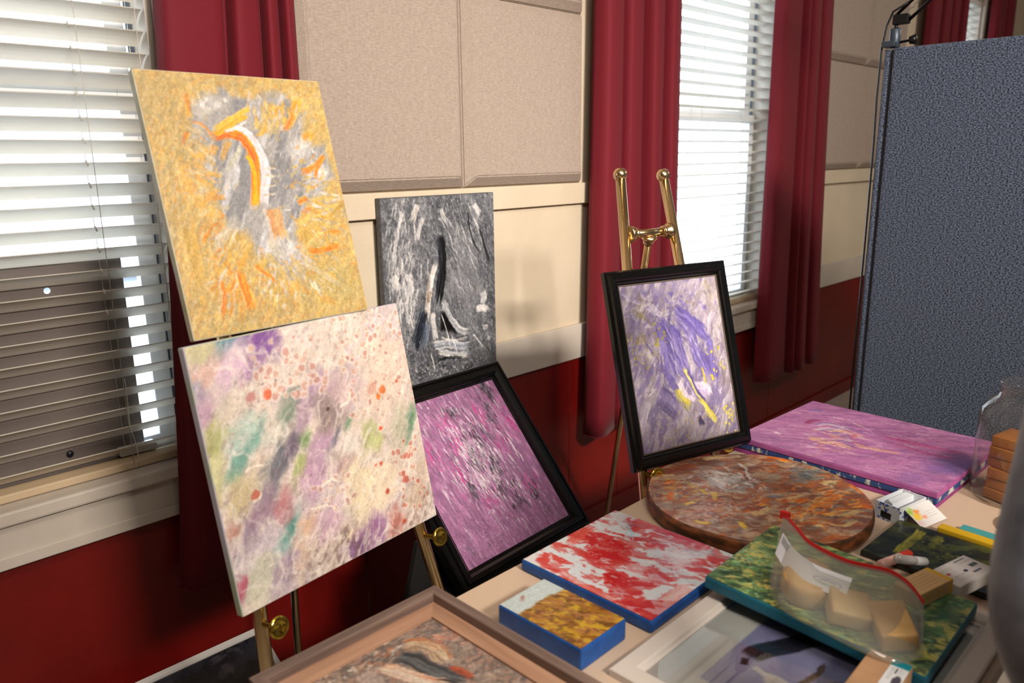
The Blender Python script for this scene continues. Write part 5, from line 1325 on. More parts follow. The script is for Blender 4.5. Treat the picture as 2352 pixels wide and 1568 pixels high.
box('backing_board', -ww / 2 + 0.039, ww / 2 - 0.039, 0.0118, 0.014, 0.039, hh_ - 0.039, mat('grey_backing', (120, 116, 110), 0.9), fr)

# --- green canvas on top of it
M_teal = mat('teal_canvas_edge', (10, 108, 134), 0.5, color2=(8, 96, 120), scale=20)
GB = TZ + 0.0148
_u = Vector((1, 0, 0.030)).normalized(); _v = (Vector((0, 1, 0.048)) - _u * Vector((0, 1, 0.048)).dot(_u)).normalized(); _n = _v.cross(_u)
gc = canvas('canvas_painting', 'green and yellow mottled canvas with teal edges under the zip bag', 0.262, 0.380, 0.024, (_u, _n, _v), (1.281, 0.284, GB + 0.0290), pic_green(), M_teal, relief=0.001, group='flat canvases', paint=PAINT_GLOSSY, bevel=0.004)
GT = GB + 0.0355
# dark green / yellow canvas behind it
M_dk = mat('black_green_edge', (28, 32, 26), 0.6)
canvas('canvas_painting', 'black and yellow-green canvas lying beyond the zip bag', 0.200, 0.262, 0.012, flat_basis(-2), (1.618, 0.262, TZ + 0.0125), pic_olive(), M_dk, relief=0.0006, group='flat canvases', paint=PAINT_GLOSSY)
DKT = TZ + 0.0135
# ------------------------------------------------------------------ blue fabric partition and the lamp clamped to it
def speckled_fabric():
    m = mat('blue_grey_partition_fabric', (17, 23, 36), 0.95, color2=(98, 111, 134), scale=300, stretch=(1, 0.6, 1.0), contrast=(0.36, 0.66), detail=1.5, sheen=0.1)
    return m
M_fab = speckled_fabric()
M_fabd = mat('dark_partition_groove', (30, 34, 42), 0.9)
DX, DYE, DZT = 2.765, 1.037, 1.879
dv = tag(empty('fabric_partition', (DX, 0.2, 0)), 'tall blue-grey fabric partition standing beyond the table', 'partition')
box('fabric_panel', 0.0, 0.045, -0.86, DYE - 0.2 - 0.028, 0.09, DZT, M_fab, dv, bevel=0.012, seg=3)
tube('edge_roll', [(0.020, DYE - 0.2 - 0.012, 0.09), (0.020, DYE - 0.2 - 0.012, DZT - 0.004)], 0.0135, M_fab, dv, n=16)
box('edge_groove', 0.008, 0.04, DYE - 0.2 - 0.029, DYE - 0.2 - 0.02, 0.1, DZT - 0.01, M_fabd, dv)
for y in (-0.7, 0.68):
    box('foot', -0.22, 0.26, y - 0.025, y + 0.025, 0.0, 0.09, M_fabd, dv, bevel=0.01)
M_blkm = mat('black_metal', (16, 16, 18), 0.35, 0.3)
M_clamp = mat('grey_blue_clamp', (60, 72, 84), 0.4, 0.4)
lampb = (DX + 0.02, 1.012, DZT + 0.001)
lp = tag(empty('clamp_lamp', lampb), 'black arm lamp clamped to the corner of the blue partition', 'lamp')
lathe('clamp_post', [(0.015, 0.0), (0.017, 0.003), (0.017, 0.056), (0.014, 0.06)], M_clamp, lp, n=16)
box('clamp_jaw', -0.032, 0.020, -0.012, 0.030, 0.002, 0.020, M_clamp, lp, bevel=0.003)
lathe('clamp_screw', [(0.004, 0), (0.004, 0.03), (0.012, 0.032), (0.016, 0.050), (0.006, 0.054)], M_blkm, lp, n=14, base=(0, -0.015, 0.016), axis=(0, -1, 0.1))
tube('stem', [(0, 0, 0.055), (0, 0, 0.075)], 0.006, M_blkm, lp)
box('joint', -0.012, 0.012, -0.040, 0.010, 0.070, 0.102, M_blkm, lp, bevel=0.005)
for oy, oz in ((0.006, 0.098), (-0.032, 0.076)):
    a = tube('lower_arm', [(0, oy, oz), (0, oy - 0.30, oz + 0.27)], 0.0055, M_blkm, lp, n=8)
for k in range(1):
    pts = [(0.008 + 0.003 * math.cos(i * 1.3), -0.016 - i * 0.0016 + 0.0, 0.10 + i * 0.0012) for i in range(2)]
    tube('spring', [(0.0, -0.02 - 0.0042 * i + 0.003 * math.cos(i * 1.57), 0.095 + 0.0038 * i + 0.003 * math.sin(i * 1.57)) for i in range(34)], 0.0012, mat('bright_spring', (150, 150, 152), 0.3, 0.9), lp, n=5)
box('elbow_joint', -0.012, 0.012, -0.35, -0.28, 0.33, 0.39, M_blkm, lp, bevel=0.006)
tube('upper_arm', [(0, -0.31, 0.37), (-0.12, -0.55, 0.62)], 0.007, M_blkm, lp, n=8)
lathe('shade', [(0.02, 0.0), (0.035, 0.01), (0.04, 0.05), (0.085, 0.14), (0.087, 0.142), (0.083, 0.14), (0.036, 0.05), (0.01, 0.012)], M_blkm, lp, n=24, base=(-0.12, -0.56, 0.64), axis=(-0.3, -0.2, -0.9))
tube('cord', [(0.0, -0.06, 0.15), (-0.004, 0.012, 0.112), (-0.010, 0.026, 0.07), (-0.014, 0.034, 0.0), (-0.012, 0.036, -0.15), (-0.010, 0.033, -0.3), (-0.004, 0.034, -0.6), (0.0, 0.036, -1.0), (0.0, 0.036, -1.6)], 0.0035, M_blkm, lp, n=7)

# ------------------------------------------------------------------ zip bag with soaps, on the green canvas
M_soap = mat('tan_soap', (206, 168, 108), 0.5, color2=(196, 154, 94), scale=40, bump=0.15, bscale=90)
M_soap2 = mat('pale_soap', (212, 182, 132), 0.5, color2=(200, 168, 118), scale=40, bump=0.15, bscale=90)
M_amber = mat('amber_soap', (168, 108, 48), 0.4, color2=(150, 90, 36), scale=30)
def soap_block(label, c, size, rot, m, group, bevel=0.007):
    o = box('soap_bar', -size[0] / 2, size[0] / 2, -size[1] / 2, size[1] / 2, -size[2] / 2, size[2] / 2, m, None, bevel=bevel, seg=3)
    o.location = c; o.rotation_euler = [R(a) for a in rot]
    o.data.polygons.foreach_set('use_smooth', [True] * len(o.data.polygons))
    return tag(o, label, 'soap', group)
sp = lathe('soap_bar', [(0.004, -0.022), (0.036, -0.022), (0.0425, -0.0185), (0.0445, -0.011), (0.0445, 0.011), (0.0425, 0.0185), (0.036, 0.022), (0.004, 0.022)], M_soap, None, n=40)
sp.location = (1.214, 0.500, GT + 0.0335); sp.rotation_euler = (R(8), R(-12), 0)
tag(sp, 'thick round tan soap in the zip bag', 'soap', 'soaps in the zip bag')
soap_block('pale square soap in the middle of the zip bag', (1.200, 0.424, GT + 0.0240), (0.060, 0.066, 0.034), (10, -16, 30), M_soap2, 'soaps in the zip bag')
soap_block('tan rectangular soap at the near end of the zip bag', (1.206, 0.356, GT + 0.0200), (0.084, 0.056, 0.034), (-8, -8, 36), M_soap, 'soaps in the zip bag', 0.005)

M_bag = mat_sheet('clear_bag_film', (240, 240, 236), gloss=0.05, gloss_rough=0.10, milk=0.27, milk_color=(226, 226, 220))
M_zip = mat('red_zip_strip', (214, 34, 34), 0.35)
bag = tag(empty('zip_bag', (1.22, 0.45, GT)), 'clear plastic zip bag with a red zip holding three soaps', 'bag')
zipw = [(1.278, 0.583, 0.905), (1.262, 0.548, 0.892), (1.247, 0.520, 0.883), (1.250, 0.484, 0.872), (1.258, 0.450, 0.865), (1.272, 0.420, 0.862), (1.284, 0.394, 0.859), (1.289, 0.372, 0.851), (1.286, 0.354, 0.842), (1.281, 0.334, 0.825)]
B0 = Vector((1.22, 0.45, GT))
def spl(P, n):
    P = [Vector(p) for p in P]; out = []
    for k in range(n):
        t = k / (n - 1) * (len(P) - 1); i = min(int(t), len(P) - 2); f = t - i
        p0, p1, p2, p3 = P[max(i - 1, 0)], P[i], P[i + 1], P[min(i + 2, len(P) - 1)]
        out.append(0.5 * (2 * p1 + (p2 - p0) * f + (2 * p0 - 5 * p1 + 4 * p2 - p3) * f * f + (3 * p1 - p0 - 3 * p2 + p3) * f ** 3))
    return out
NSB, NTB = 44, 22
zl = spl(zipw, NSB)
frontb = spl([(1.176, 0.548, GT + 0.003), (1.152, 0.500, GT + 0.002), (1.146, 0.440, GT + 0.002), (1.136, 0.376, GT + 0.002), (1.140, 0.320, GT + 0.002), (1.190, 0.298, GT + 0.003)], NSB)
backb = spl([(1.196, 0.560, GT + 0.003), (1.268, 0.540, GT + 0.002), (1.278, 0.470, GT + 0.002), (1.282, 0.410, GT + 0.002), (1.270, 0.350, GT + 0.002), (1.204, 0.310, GT + 0.003)], NSB)
def bag_sheet(name, bot, bulge, seed):
    rnd = random.Random(seed); V = []; F = []
    ph = [rnd.uniform(0, 6.28) for _ in range(8)]
    for j in range(NTB):
        t = j / (NTB - 1)
        for i in range(NSB):
            s = i / (NSB - 1)
            p = bot[i].lerp(zl[i], t)
            k = math.sin(math.pi * t) ** 0.8 * math.sin(math.pi * min(max(s, 0.02), 0.98)) ** 0.5
            w = 0.005 * math.sin(9 * s + ph[0] + 3 * t) * math.sin(5 * t + ph[1]) + 0.003 * math.sin(21 * s + ph[2] + 8 * t)
            w2 = 0.006 * math.exp(-((s - 0.80) / 0.07) ** 2) * math.sin(math.pi * t)
            k2 = math.sin(math.pi * t ** 0.62) * math.sin(math.pi * min(max(s, 0.02), 0.98)) ** 0.4
            V.append(tuple(p - B0 + Vector((bulge * k2 * (1 - 0.5 * t) + w * k + w2 * (1 if bulge < 0 else 0) * -1, 0.3 * w * k, 0.004 * k))))
    for j in range(NTB - 1):
        for i in range(NSB - 1):
            a = j * NSB + i; F.append((a, a + 1, a + NSB + 1, a + NSB))
    return mesh_obj(name, V, F, M_bag, bag, smooth=True)
bag_sheet('film', frontb, -0.046, 3)
bag_sheet('film', backb, 0.022, 4)
V = []; F = []
for i, p in enumerate(zl):
    q = p - B0
    tdir = (zl[min(i + 1, NSB - 1)] - zl[max(i - 1, 0)]).normalized()
    hgt = 0.0095
    for dx, dz in ((-0.0012, -hgt), (-0.0022, -hgt * 0.5), (-0.0012, 0.0), (0.0012, 0.0), (0.0022, -hgt * 0.5), (0.0012, -hgt)):
        V.append((q.x + dx, q.y, q.z + 0.004 + dz))
for i in range(NSB - 1):
    for k in range(6):
        a = i * 6; F.append((a + k, a + (k + 1) % 6, a + 6 + (k + 1) % 6, a + 6 + k))
F += [tuple(range(6))[::-1], tuple(range((NSB - 1) * 6, NSB * 6))]
mesh_obj('zip_strip', V, F, M_zip, bag, smooth=False)
box('zip_slider', -0.004, 0.004, -0.009, 0.009, -0.008, 0.008, M_zip, bag, bevel=0.002).location = zl[1] - B0
# paper label inside the film
def pic_label():
    s = Pic(90, 44, 2.0, [(0, 0), (200, 0), (200, 100), (0, 100)], (212, 212, 218), 51)
    s.area([(8, 8), (36, 8), (36, 40), (8, 40)], (150, 152, 156), 0.8, 0.01, 0.0)
    for y in (14, 20, 26, 32): s.stroke([(10, y), (34, y)], 2.5, [(110, 112, 116)], 0.7, 0.1)
    s.blob((146, 56), 34, 20, 0, (150, 146, 170), 0.9, 0.15, 0.0); s.blob((146, 56), 31, 17, 0, (204, 206, 206), 1.0, 0.15, 0.0)
    s.stroke([(122, 60), (140, 66), (170, 60)], 5, [(130, 160, 110)], 0.9, 0.2); s.stroke([(126, 54), (146, 48), (168, 54)], 6, [(140, 124, 166)], 0.8, 0.2)
    return s
lb = tag(empty('paper_label', (1.2, 0.45, GT + 0.05)), 'white paper label with an oval emblem inside the zip bag', 'label')
pc = pic_label()
top_ = spl([(1.246, 0.566, 0.884), (1.228, 0.535, 0.870), (1.218, 0.498, 0.862), (1.222, 0.460, 0.857), (1.228, 0.432, 0.854)], pc.W)
bot_ = spl([(1.214, 0.563, 0.856), (1.196, 0.533, 0.843), (1.186, 0.496, 0.838), (1.190, 0.458, 0.833), (1.198, 0.430, 0.830)], pc.W)
Tn = np.array([tuple(p) for p in top_]); Bn = np.array([tuple(p) for p in bot_])
tt = np.linspace(0, 1, pc.H)[:, None, None]
G = Tn[None] * (1 - tt) + Bn[None] * tt - np.array([1.2, 0.45, GT + 0.05])
link('label_sheet', grid_mesh('label_sheet', G[..., 0], G[..., 1], G[..., 2], pc.c), PRINT, lb)

# ------------------------------------------------------------------ things beside the bag
def printed_box(name, label, c, size, az, body, pic_top=None, pic_front=None, cat='box', group=None, front_rot=0):
    """small carton: base centre c, size (x, y, z); prints on its top and on its near long side"""
    o = tag(empty(name, c, (0, 0, R(az))), label, cat, group)
    x, y, z = size
    box('carton', -x / 2, x / 2, -y / 2, y / 2, 0, z, body, o, bevel=min(0.0015, z * 0.1))
    if pic_top is not None:
        X, Y = np.meshgrid(np.linspace(-x / 2 * .985, x / 2 * .985, pic_top.W), np.linspace(y / 2 * .985, -y / 2 * .985, pic_top.H))
        link('printed_top', grid_mesh('printed_top', X, Y, np.full_like(X, z + 0.0004), pic_top.c), PRINT, o)
    if pic_front is not None:
        X, Z = np.meshgrid(np.linspace(-x / 2 * .985, x / 2 * .985, pic_front.W), np.linspace(z * .97, z * .03, pic_front.H))
        link('printed_side', grid_mesh('printed_side', X, np.full_like(X, -y / 2 - 0.0004), Z, pic_front.c), PRINT, o)
    return o
def lines(s, rows, x0, x1, col, w=2.0, a=0.8):
    for y in rows:
        x = x0
        while x < x1:
            l = s.r.uniform(3, 9)
            s.stroke([(x, y), (min(x + l, x1), y)], w, [col], a, 0.15, taper=0.05)
            x += l + s.r.uniform(1.5, 3)
def pic_whitebox():
    s = Pic(120, 60, 2.0, [(0, 0), (200, 0), (200, 100), (0, 100)], (214, 210, 206), 53)
    s.stroke([(120, 10), (190, 10)], 5, [(60, 60, 66)], 0.8, 0.1); lines(s, (20, 25), 130, 190, (120, 120, 124), 1.6)
    s.blob((40, 42), 9, 6, 0, (186, 36, 52), 1.0, 0.2, 0.0); s.blob((110, 56), 10, 6.5, 0, (32, 34, 66), 1.0, 0.2, 0.0)
    s.area([(150, 40), (186, 40), (186, 54), (150, 54)], (54, 62, 66), 1.0, 0.01, 0.0); s.blob((168, 47), 8, 4, 0, (96, 120, 110), 1.0, 0.2, 0.0)
    s.stroke([(120, 74), (170, 74)], 7, [(40, 46, 76)], 0.9, 0.25)
    lines(s, (62, 69, 76, 83), 36, 100, (96, 98, 106), 2.2); lines(s, (20, 26), 24, 90, (150, 150, 152), 1.6); lines(s, (60, 76), 14, 20, (90, 90, 96), 2.0)
    return s
M_whitec = mat('white_carton', (214, 211, 206), 0.5)
wb = printed_box('printed_carton', 'flat white carton with a red and a navy dot and fine print', (1.478, 0.330, GB + 0.026), (0.116, 0.060, 0.024), -14, M_whitec, pic_whitebox(), None)
M_card = mat('brown_cardboard', (170, 132, 96), 0.8, color2=(158, 120, 86), scale=30)
M_yel = mat('mustard_box', (206, 166, 26), 0.5)
M_teal2 = mat('teal_box', (66, 150, 152), 0.5)
def pic_soapwrap():
    s = Pic(90, 40, 2.2, [(0, 0), (220, 0), (220, 100), (0, 100)], (206, 170, 116), 55)
    lines(s, (20, 35, 50, 65, 80), 40, 180, (150, 116, 72), 4.0, 0.7)
    s.area([(200, -5), (225, -5), (225, 105), (200, 105)], (222, 172, 30), 1.0, 0.01, 0.0)
    return s
sw = printed_box('soap_carton', 'tan soap carton with a yellow end beside the zip bag', (1.368, 0.362, GT + 0.001), (0.100, 0.048, 0.026), -14, mat('tan_carton', (206, 170, 116), 0.5), pic_soapwrap(), pic_soapwrap())
box('yellow_end', 0.0502, 0.0522, -0.0235, 0.0235, 0.001, 0.0255, M_yel, sw)
def balm(label, a, b, r, m, cap, cap_m):
    a, b = Vector(a), Vector(b); d = b - a
    o = tag(empty('balm_tube', a), label, 'tube', 'balm tubes')
    lathe('tube_body', [(r * .6, 0), (r, 0.002), (r, d.length * cap), (r * .96, d.length * cap + .001)], m, o, n=18, axis=d)
    lathe('tube_cap', [(r * 0.98, 0), (r * 1.02, 0.001), (r * 1.02, d.length * (1 - cap) - 0.003), (r * .8, d.length * (1 - cap))], cap_m, o, n=18, base=d * cap, axis=d)
    return o
M_pinkt = mat('pink_label_tube', (226, 178, 166), 0.3); M_redc = mat('red_cap', (206, 60, 40), 0.3)
M_silver = mat('silver_tube', (206, 204, 200), 0.25, 0.3); M_clear = mat('frosted_cap', (222, 222, 222), 0.2)
balm('pink balm tube with a red cap lying beyond the zip bag', (1.475, 0.470, DKT + 0.0095), (1.562, 0.443, DKT + 0.0095), 0.0090, M_pinkt, 0.66, M_redc)
balm('silver white balm tube lying beside the pink one', (1.462, 0.437, GT + 0.004), (1.548, 0.410, DKT + 0.0095), 0.0088, M_silver, 0.6, M_clear)
nv = tag(empty('navy_wrapper', (1.500, 0.384, DKT + 0.001), (0, 0, R(-16))), 'small navy wrapper behind the flat white carton', 'wrapper')
box('wrapper_body', -0.045, 0.045, -0.013, 0.013, 0, 0.010, mat('navy_wrapper', (52, 60, 96), 0.35), nv, bevel=0.004)
yb = tag(empty('slim_box', (1.738, 0.375, TZ + 0.0005), (0, 0, R(-4))), 'slim mustard yellow box at the right end of the table', 'box', 'slim boxes')
box('box_body', -0.013, 0.013, -0.062, 0.068, 0, 0.020, M_yel, yb, bevel=0.003)
tb = tag(empty('slim_box', (1.782, 0.350, TZ + 0.0005), (0, 0, R(-4))), 'slim teal box beside the mustard one', 'box', 'slim boxes')
box('box_body', -0.014, 0.014, -0.062, 0.062, 0, 0.012, M_teal2, tb, bevel=0.003)
# cardboard carton with a white and teal sticker at the near edge
def pic_sticker():
    s = Pic(70, 60, 1.2, [(0, 0), (120, 0), (120, 100), (0, 100)], (206, 208, 210), 57)
    lines(s, (20, 30), 30, 84, (90, 92, 98), 3.0); s.stroke([(60, 44), (90, 44)], 10, [(40, 44, 52)], 0.9, 0.2)
    s.blob((30, 70), 26, 24, 0, (62, 58, 70), 0.95, 0.2, 0.2); lines(s, (60, 70, 80), 62, 88, (100, 104, 110), 2.6)
    s.area([(92, -5), (125, -5), (125, 105), (92, 105)], (0, 126, 140), 1.0, 0.01, 0.0)
    return s
cb = tag(empty('cardboard_carton', (1.068, 0.332, TZ + 0.0155), (0, 0, R(2))), 'brown cardboard carton with a white and teal sticker at the near table edge', 'box')
box('carton', -0.078, 0.078, -0.032, 0.030, 0, 0.040, M_card, cb, bevel=0.002)
ps = pic_sticker()
X, Y = np.meshgrid(np.linspace(-0.018, 0.076, ps.W), np.linspace(-0.002, -0.075, ps.H))
X, Y = np.meshgrid(np.linspace(0.0, 0.074, ps.W), np.linspace(-0.006, -0.0325, ps.H))
link('sticker', grid_mesh('sticker', X, Y, np.full_like(X, 0.0404), ps.c), PRINT, cb)

# ------------------------------------------------------------------ card box, card, plate, jar
def pic_cardside():
    s = Pic(80, 34, 2.4, [(0, 0), (240, 0), (240, 100), (0, 100)], (206, 212, 222), 61)
    for i in range(26):
        s.blob((s.r.uniform(0, 240), s.r.uniform(0, 100)), s.r.uniform(6, 18), s.r.uniform(5, 14), s.r.uniform(0, 180), [(40, 84, 160), (70, 110, 180), (30, 56, 120)][i % 3], 0.95, 0.2, 0.7, i, 14)
    return s
def pic_cardend():
    s = Pic(50, 36, 1.4, [(0, 0), (140, 0), (140, 100), (0, 100)], (206, 212, 222), 63)
    for i in range(14):
        s.blob((s.r.uniform(0, 140), s.r.uniform(0, 100)), s.r.uniform(6, 14), s.r.uniform(5, 12), 0, [(40, 84, 160), (70, 110, 180)][i % 2], 0.95, 0.2, 0.7, i, 14)
    s.area([(36, 46), (96, 52), (96, 92), (36, 86)], (14, 14, 18), 1.0, 0.01, 0.0)
    s.stroke([(56, 14), (56, 38)], 5, [(60, 60, 66)], 0.9, 0.1); s.stroke([(48, 14), (66, 14)], 5, [(60, 60, 66)], 0.9, 0.1); s.stroke([(76, 24), (76, 38)], 5, [(60, 60, 66)], 0.9, 0.1)
    return s
cx_ = tag(empty('card_box', (1.778, 0.536, TZ + 0.0005), (0, 0, R(-12))), 'open white card box with blue blotches in front of the canvas stack', 'box')
bw, bd2, bh = 0.106, 0.058, 0.040
M_cw = mat('white_card', (212, 216, 222), 0.5)
box('box_base', -bw / 2, bw / 2, -bd2 / 2, bd2 / 2, 0, 0.0015, M_cw, cx_)
for s in (-1, 1):
    a, b = sorted((s * bw / 2, s * (bw / 2 - 0.0015)))
    wl = box('box_wall', a, b, -bd2 / 2, bd2 / 2, 0.0015, bh, M_cw, cx_)
    a, b = sorted((s * bd2 / 2, s * (bd2 / 2 - 0.0015)))
    wl = box('box_wall', -bw / 2, bw / 2, a, b, 0.0015, bh, M_cw, cx_)
pe = pic_cardend()
Yg, Zg = np.meshgrid(np.linspace(bd2 / 2, -bd2 / 2, pe.W), np.linspace(bh, 0.0, pe.H))
link('printed_end', grid_mesh('printed_end', np.full_like(Yg, -bw / 2 - 0.0005), Yg, Zg, pe.c), PRINT, cx_)
pcs = pic_cardside()
Xg, Zg = np.meshgrid(np.linspace(-bw / 2, bw / 2, pcs.W), np.linspace(bh * 0.82, 0.0, pcs.H))
link('printed_side', grid_mesh('printed_side', Xg, np.full_like(Xg, -bd2 / 2 - 0.0005), Zg, pcs.c), PRINT, cx_)
def pic_bizcard(seed):
    s = Pic(60, 36, 1.7, [(0, 0), (170, 0), (170, 100), (0, 100)], (216, 214, 212), seed)
    for i, (c, r_) in enumerate((((16, 20), 26), ((30, 50), 26), ((50, 30), 20), ((20, 80), 20), ((66, 60), 14))):
        s.blob(c, r_, r_ * .8, 0, [(150, 190, 60), (236, 196, 50), (232, 140, 60), (220, 190, 190), (232, 150, 120)][i], 0.9, 0.6, 0.7, i, 10)
    lines(s, (30, 42, 54, 66), 84, 150, (170, 168, 170), 2.5)
    return s
for k in range(5):
    o_ = tag(empty('business_card', (1.787 + 0.004 * k, 0.530 + 0.0035 * k, TZ + 0.003), (R(-8), 0, R(-12))), 'white business card filed upright in the open card box', 'card', 'cards in the card box')
    box('card_sheet', -0.043, 0.043, 0, 0.0006, 0, 0.034, M_cw, o_)
bc = pic_bizcard(3)
o_ = tag(empty('business_card', (1.776, 0.482, TZ + 0.0215), (R(30), R(0), R(-14))), 'loose white business card with a rainbow corner leaning in front of the card box', 'card')
box('card_sheet', -0.046, 0.046, -0.027, 0.027, -0.0006, 0, M_cw, o_)
Xg, Yg = np.meshgrid(np.linspace(-0.046, 0.046, bc.W), np.linspace(0.027, -0.027, bc.H))
link('printed_face', grid_mesh('printed_face', Xg, Yg, np.full_like(Xg, 0.0003), bc.c), PRINT, o_)

M_plate = mat('white_paper_plate', (214, 216, 214), 0.6)
pl = tag(empty('paper_plate', (1.893, 0.286, TZ)), 'white paper plate with a blue and green leaf rim by the jar', 'plate')
lathe('plate_dish', [(0.002, 0.0015), (0.045, 0.0015), (0.055, 0.005), (0.074, 0.012), (0.076, 0.0115), (0.056, 0.0035), (0.046, 0.0), (0.002, 0.0)], M_plate, pl, n=48)
M_l1 = mat('blue_leaf_print', (70, 150, 200), 0.6); M_l2 = mat('green_leaf_print', (160, 196, 70), 0.6); M_l3 = mat('tan_leaf_print', (176, 160, 144), 0.6)
for i in range(18):
    a = i * 2 * math.pi / 18
    V = []
    for (r_, da) in ((0.0575, 0), (0.064, 0.09), (0.0725, 0.03), (0.066, -0.08)):
        z = 0.0062 + (r_ - 0.055) / 0.019 * 0.007 + 0.0002
        V.append((r_ * math.cos(a + da), r_ * math.sin(a + da), z))
    mesh_obj('leaf_print', V, [(0, 1, 2, 3)], (M_l1, M_l2, M_l1, M_l3)[i % 4], pl)

M_jar = mat_sheet('clear_plastic_jar', (238, 236, 232), gloss=0.035, gloss_rough=0.03, milk=0.03)
JX, JY = 2.055, 0.372
jar = tag(empty('jar', (JX, JY, TZ)), 'large clear jar holding amber soap bars at the right end of the table', 'jar')
lathe('jar_body', [(0.070, 0.001), (0.090, 0.004), (0.094, 0.012), (0.094, 0.20), (0.090, 0.222), (0.074, 0.242), (0.060, 0.252), (0.0575, 0.262)], M_jar, jar, n=48, caps=False)
lathe('jar_neck', [(0.0575, 0.262), (0.059, 0.264), (0.0575, 0.270), (0.0575, 0.280), (0.0595, 0.282), (0.0595, 0.287), (0.056, 0.288)], M_jar, jar, n=48, caps=False)
lathe('jar_floor', [(0.002, 0.0015), (0.070, 0.0015)], M_jar, jar, n=48, caps=False)
for i in range(6):
    soap_block(['amber soap bar at the bottom of the tall pile in the jar', 'amber soap bar second from the bottom of the tall pile in the jar', 'amber soap bar third from the bottom of the tall pile in the jar',
                'amber soap bar third from the top of the tall pile in the jar', 'amber soap bar second from the top of the tall pile in the jar', 'amber soap bar on top of the tall pile in the jar'][i],
               (JX - 0.014 + 0.003 * (i % 2), JY + 0.012, TZ + 0.016 + i * 0.0262), (0.088, 0.062, 0.0255), (0, 0, -22 + (i % 3) * 5), M_amber, 'soap bars in the jar', 0.003)
soap_block('lower amber soap bar beside the tall pile in the jar', (JX - 0.006, JY - 0.048, TZ + 0.016), (0.080, 0.044, 0.0255), (0, 0, -26), M_amber, 'soap bars in the jar', 0.003)
soap_block('upper amber soap bar beside the tall pile in the jar', (JX - 0.006, JY - 0.048, TZ + 0.046), (0.080, 0.044, 0.0255), (12, 0, -20), M_amber, 'soap bars in the jar', 0.003)

# ------------------------------------------------------------------ person at the right, mostly out of view: grey sleeve, black vest
M_sleeve = mat('grey_fleece', (106, 108, 118), 0.95, color2=(74, 76, 86), scale=14, bump=1.0, bscale=26, sheen=0.4)
M_vest = mat('black_quilted_vest', (14, 14, 17), 0.7, color2=(22, 22, 26), scale=14)
M_skin = mat('skin', (206, 160, 134), 0.5)
M_trs = mat('dark_trousers', (38, 40, 48), 0.85)
M_hair = mat('brown_hair', (70, 50, 38), 0.6, color2=(54, 38, 28), scale=60, stretch=(1, 1, 0.1))
PX, PY = 1.225, 0.075
per = tag(empty('person', (PX, PY, 0)), 'person in a grey sleeve and black vest standing at the right end of the picture', 'person')
def skin_mesh(name, verts, edges, radii, m, parent, root=0, sub=2):
    me = bpy.data.meshes.new(name)
    me.from_pydata(verts, edges, [])
    o = link(name, me, m, parent)
    md = o.modifiers.new('skin', 'SKIN'); md.use_smooth_shade = True
    sv = me.skin_vertices[0].data
    for i, r_ in enumerate(radii):
        sv[i].radius = r_ if isinstance(r_, tuple) else (r_, r_)
        sv[i].use_root = (i == root)
    o.modifiers.new('smooth', 'SUBSURF').levels = sub
    o.modifiers['smooth'].render_levels = sub
    return o
# body: pelvis root, trunk, neck, head, legs, both arms (relative to the feet)
SHL, ELL, WRL = (-0.145, 0.040, 1.400), (-0.336, 0.0465, 1.075), (-0.250, -0.055, 0.84)
SHR, ELR, WRR = (0.170, 0.030, 1.400), (0.255, -0.030, 1.10), (0.245, 0.050, 0.86)
bv = [(0, -0.09, 0.98), (0, 0.005, 1.12), (0, 0.03, 1.28), (0, 0.04, 1.42), (0, 0.05, 1.51), (0, 0.075, 1.60), (0, 0.075, 1.70),
      (-0.09, -0.09, 0.92), (-0.09, -0.07, 0.50), (-0.10, -0.10, 0.09), (-0.10, 0.04, 0.04), (0.10, -0.09, 0.92), (0.11, -0.07, 0.50), (0.12, -0.10, 0.09), (0.13, 0.04, 0.04),
      SHL, ELL, WRL, (-0.225, -0.06, 0.81), SHR, ELR, WRR, (0.243, 0.065, 0.82)]
be = [(0, 1), (1, 2), (2, 3), (3, 4), (4, 5), (5, 6), (0, 7), (7, 8), (8, 9), (9, 10), (0, 11), (11, 12), (12, 13), (13, 14), (3, 15), (15, 16), (16, 17), (17, 18), (3, 19), (19, 20), (20, 21), (21, 22)]
brd = [(0.12, 0.08), (0.11, 0.07), (0.12, 0.08), (0.09, 0.06), 0.050, 0.082, 0.075, 0.075, 0.055, 0.045, 0.04, 0.085, 0.062, 0.045, 0.04, 0.050, 0.042, 0.030, 0.026, 0.050, 0.042, 0.030, 0.026]
body = skin_mesh('body', bv, be, brd, M_skin, per)
# clothes as shells just outside the body
def mids(a, b, t): return tuple(Vector(a).lerp(Vector(b), t))
swv = [(0, -0.085, 0.97), (0, -0.01, 1.12), (0, 0.03, 1.28), (0, 0.04, 1.41), (0, 0.048, 1.475)]
swe = [(0, 1), (1, 2), (2, 3), (3, 4)]
swr = [(0.160, 0.110), (0.150, 0.105), (0.160, 0.112), (0.130, 0.090), (0.062, 0.062)]
for (sh, el, wr) in ((SHL, ELL, WRL), (SHR, ELR, WRR)):
    i0 = len(swv)
    swv += [sh, mids(sh, el, 0.36), mids(sh, el, 0.72), el, mids(el, wr, 0.4), mids(el, wr, 0.78), wr]
    swr += [0.076, 0.072, 0.067, 0.064, 0.060, 0.052, 0.046]
    swe += [(3, i0)] + [(i0 + k, i0 + k + 1) for k in range(6)]
skin_mesh('sweater', swv, swe, swr, M_sleeve, per)
vest = skin_mesh('vest', [(0, -0.085, 0.93), (0, -0.055, 1.02), (0, -0.005, 1.14), (0, 0.030, 1.27), (0, 0.040, 1.38), (0, 0.046, 1.46)], [(k, k + 1) for k in range(5)],
                 [(0.175, 0.125), (0.168, 0.120), (0.166, 0.120), (0.178, 0.130), (0.178, 0.128), (0.115, 0.10)], M_vest, per)
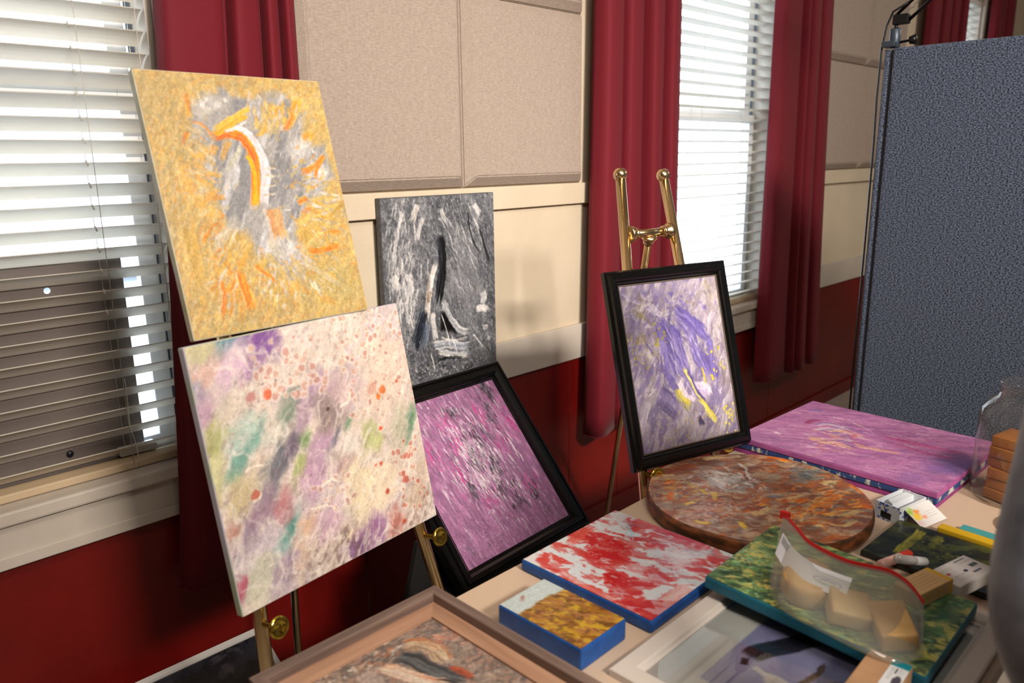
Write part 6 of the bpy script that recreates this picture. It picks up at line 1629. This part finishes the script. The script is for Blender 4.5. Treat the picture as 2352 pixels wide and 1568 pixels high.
for sgn, (sh, el, wr) in ((-1, (SHL, ELL, WRL)), (1, (SHR, ELR, WRR))):
    sh, el, wr = Vector(sh), Vector(el), Vector(wr)
    d = (wr - el).normalized(); side = d.cross(Vector((0, 0, 1))).normalized()
    hc = wr + d * 0.05
    hv = [tuple(wr), tuple(hc), tuple(hc + d * 0.04)]; he = [(0, 1), (1, 2)]; hr = [0.028, (0.036, 0.018), (0.036, 0.016)]
    for f in range(4):
        o0 = hc + d * 0.045 + side * (f - 1.5) * 0.019
        ln = (0.030, 0.036, 0.034, 0.026)[f]; dn = Vector((0, 0, -1))
        i0 = len(hv)
        hv += [tuple(o0), tuple(o0 + d * ln), tuple(o0 + d * ln * 1.6 + dn * 0.012), tuple(o0 + d * ln * 1.9 + dn * 0.03)]
        he += [(2, i0), (i0, i0 + 1), (i0 + 1, i0 + 2), (i0 + 2, i0 + 3)]; hr += [0.0095, 0.009, 0.0085, 0.0075]
    i0 = len(hv); t0 = hc - side * 0.034 * sgn
    hv += [tuple(t0), tuple(t0 - side * 0.02 * sgn + d * 0.03), tuple(t0 - side * 0.022 * sgn + d * 0.055 + Vector((0, 0, -0.01)))]
    he += [(1, i0), (i0, i0 + 1), (i0 + 1, i0 + 2)]; hr += [0.013, 0.011, 0.009]
    skin_mesh('hand', hv, he, hr, M_skin, per)
skin_mesh('trousers', [(0, -0.075, 1.04), (0, -0.09, 0.97), (0, -0.095, 0.90), (-0.085, -0.095, 0.80), (-0.09, -0.075, 0.50), (-0.10, -0.10, 0.10), (0.085, -0.095, 0.80), (0.10, -0.075, 0.50), (0.12, -0.10, 0.10)],
          [(0, 1), (1, 2), (2, 3), (3, 4), (4, 5), (2, 6), (6, 7), (7, 8)], [(0.140, 0.105), (0.158, 0.115), (0.160, 0.120), 0.098, 0.080, 0.072, 0.098, 0.080, 0.072], M_trs, per)
for s in (-1, 1):
    sho = ball('shoe', (s * 0.115, -0.03, 0.045), 0.05, M_vest, per, 0.95, 2.6, 0.9)
hd = ball('head', (0, 0.075, 1.655), 0.10, M_skin, per, 0.78, 0.95, 1.18)
ball('nose', (0, 0.175, 1.645), 0.016, M_skin, hd, 0.8, 1.0, 1.3)
M_eye = mat('eye', (40, 30, 26), 0.2); M_lip = mat('lip', (176, 96, 90), 0.5)
for s in (-1, 1):
    ball('eye', (s * 0.032, 0.160, 1.662), 0.009, M_eye, hd)
    ball('ear', (s * 0.078, 0.07, 1.65), 0.02, M_skin, hd, 0.4, 0.8, 1.3)
ball('mouth', (0, 0.162, 1.608), 0.018, M_lip, hd, 1.2, 0.5, 0.35)
ball('hair', (0, 0.052, 1.680), 0.112, M_hair, per, 0.84, 0.95, 1.12)
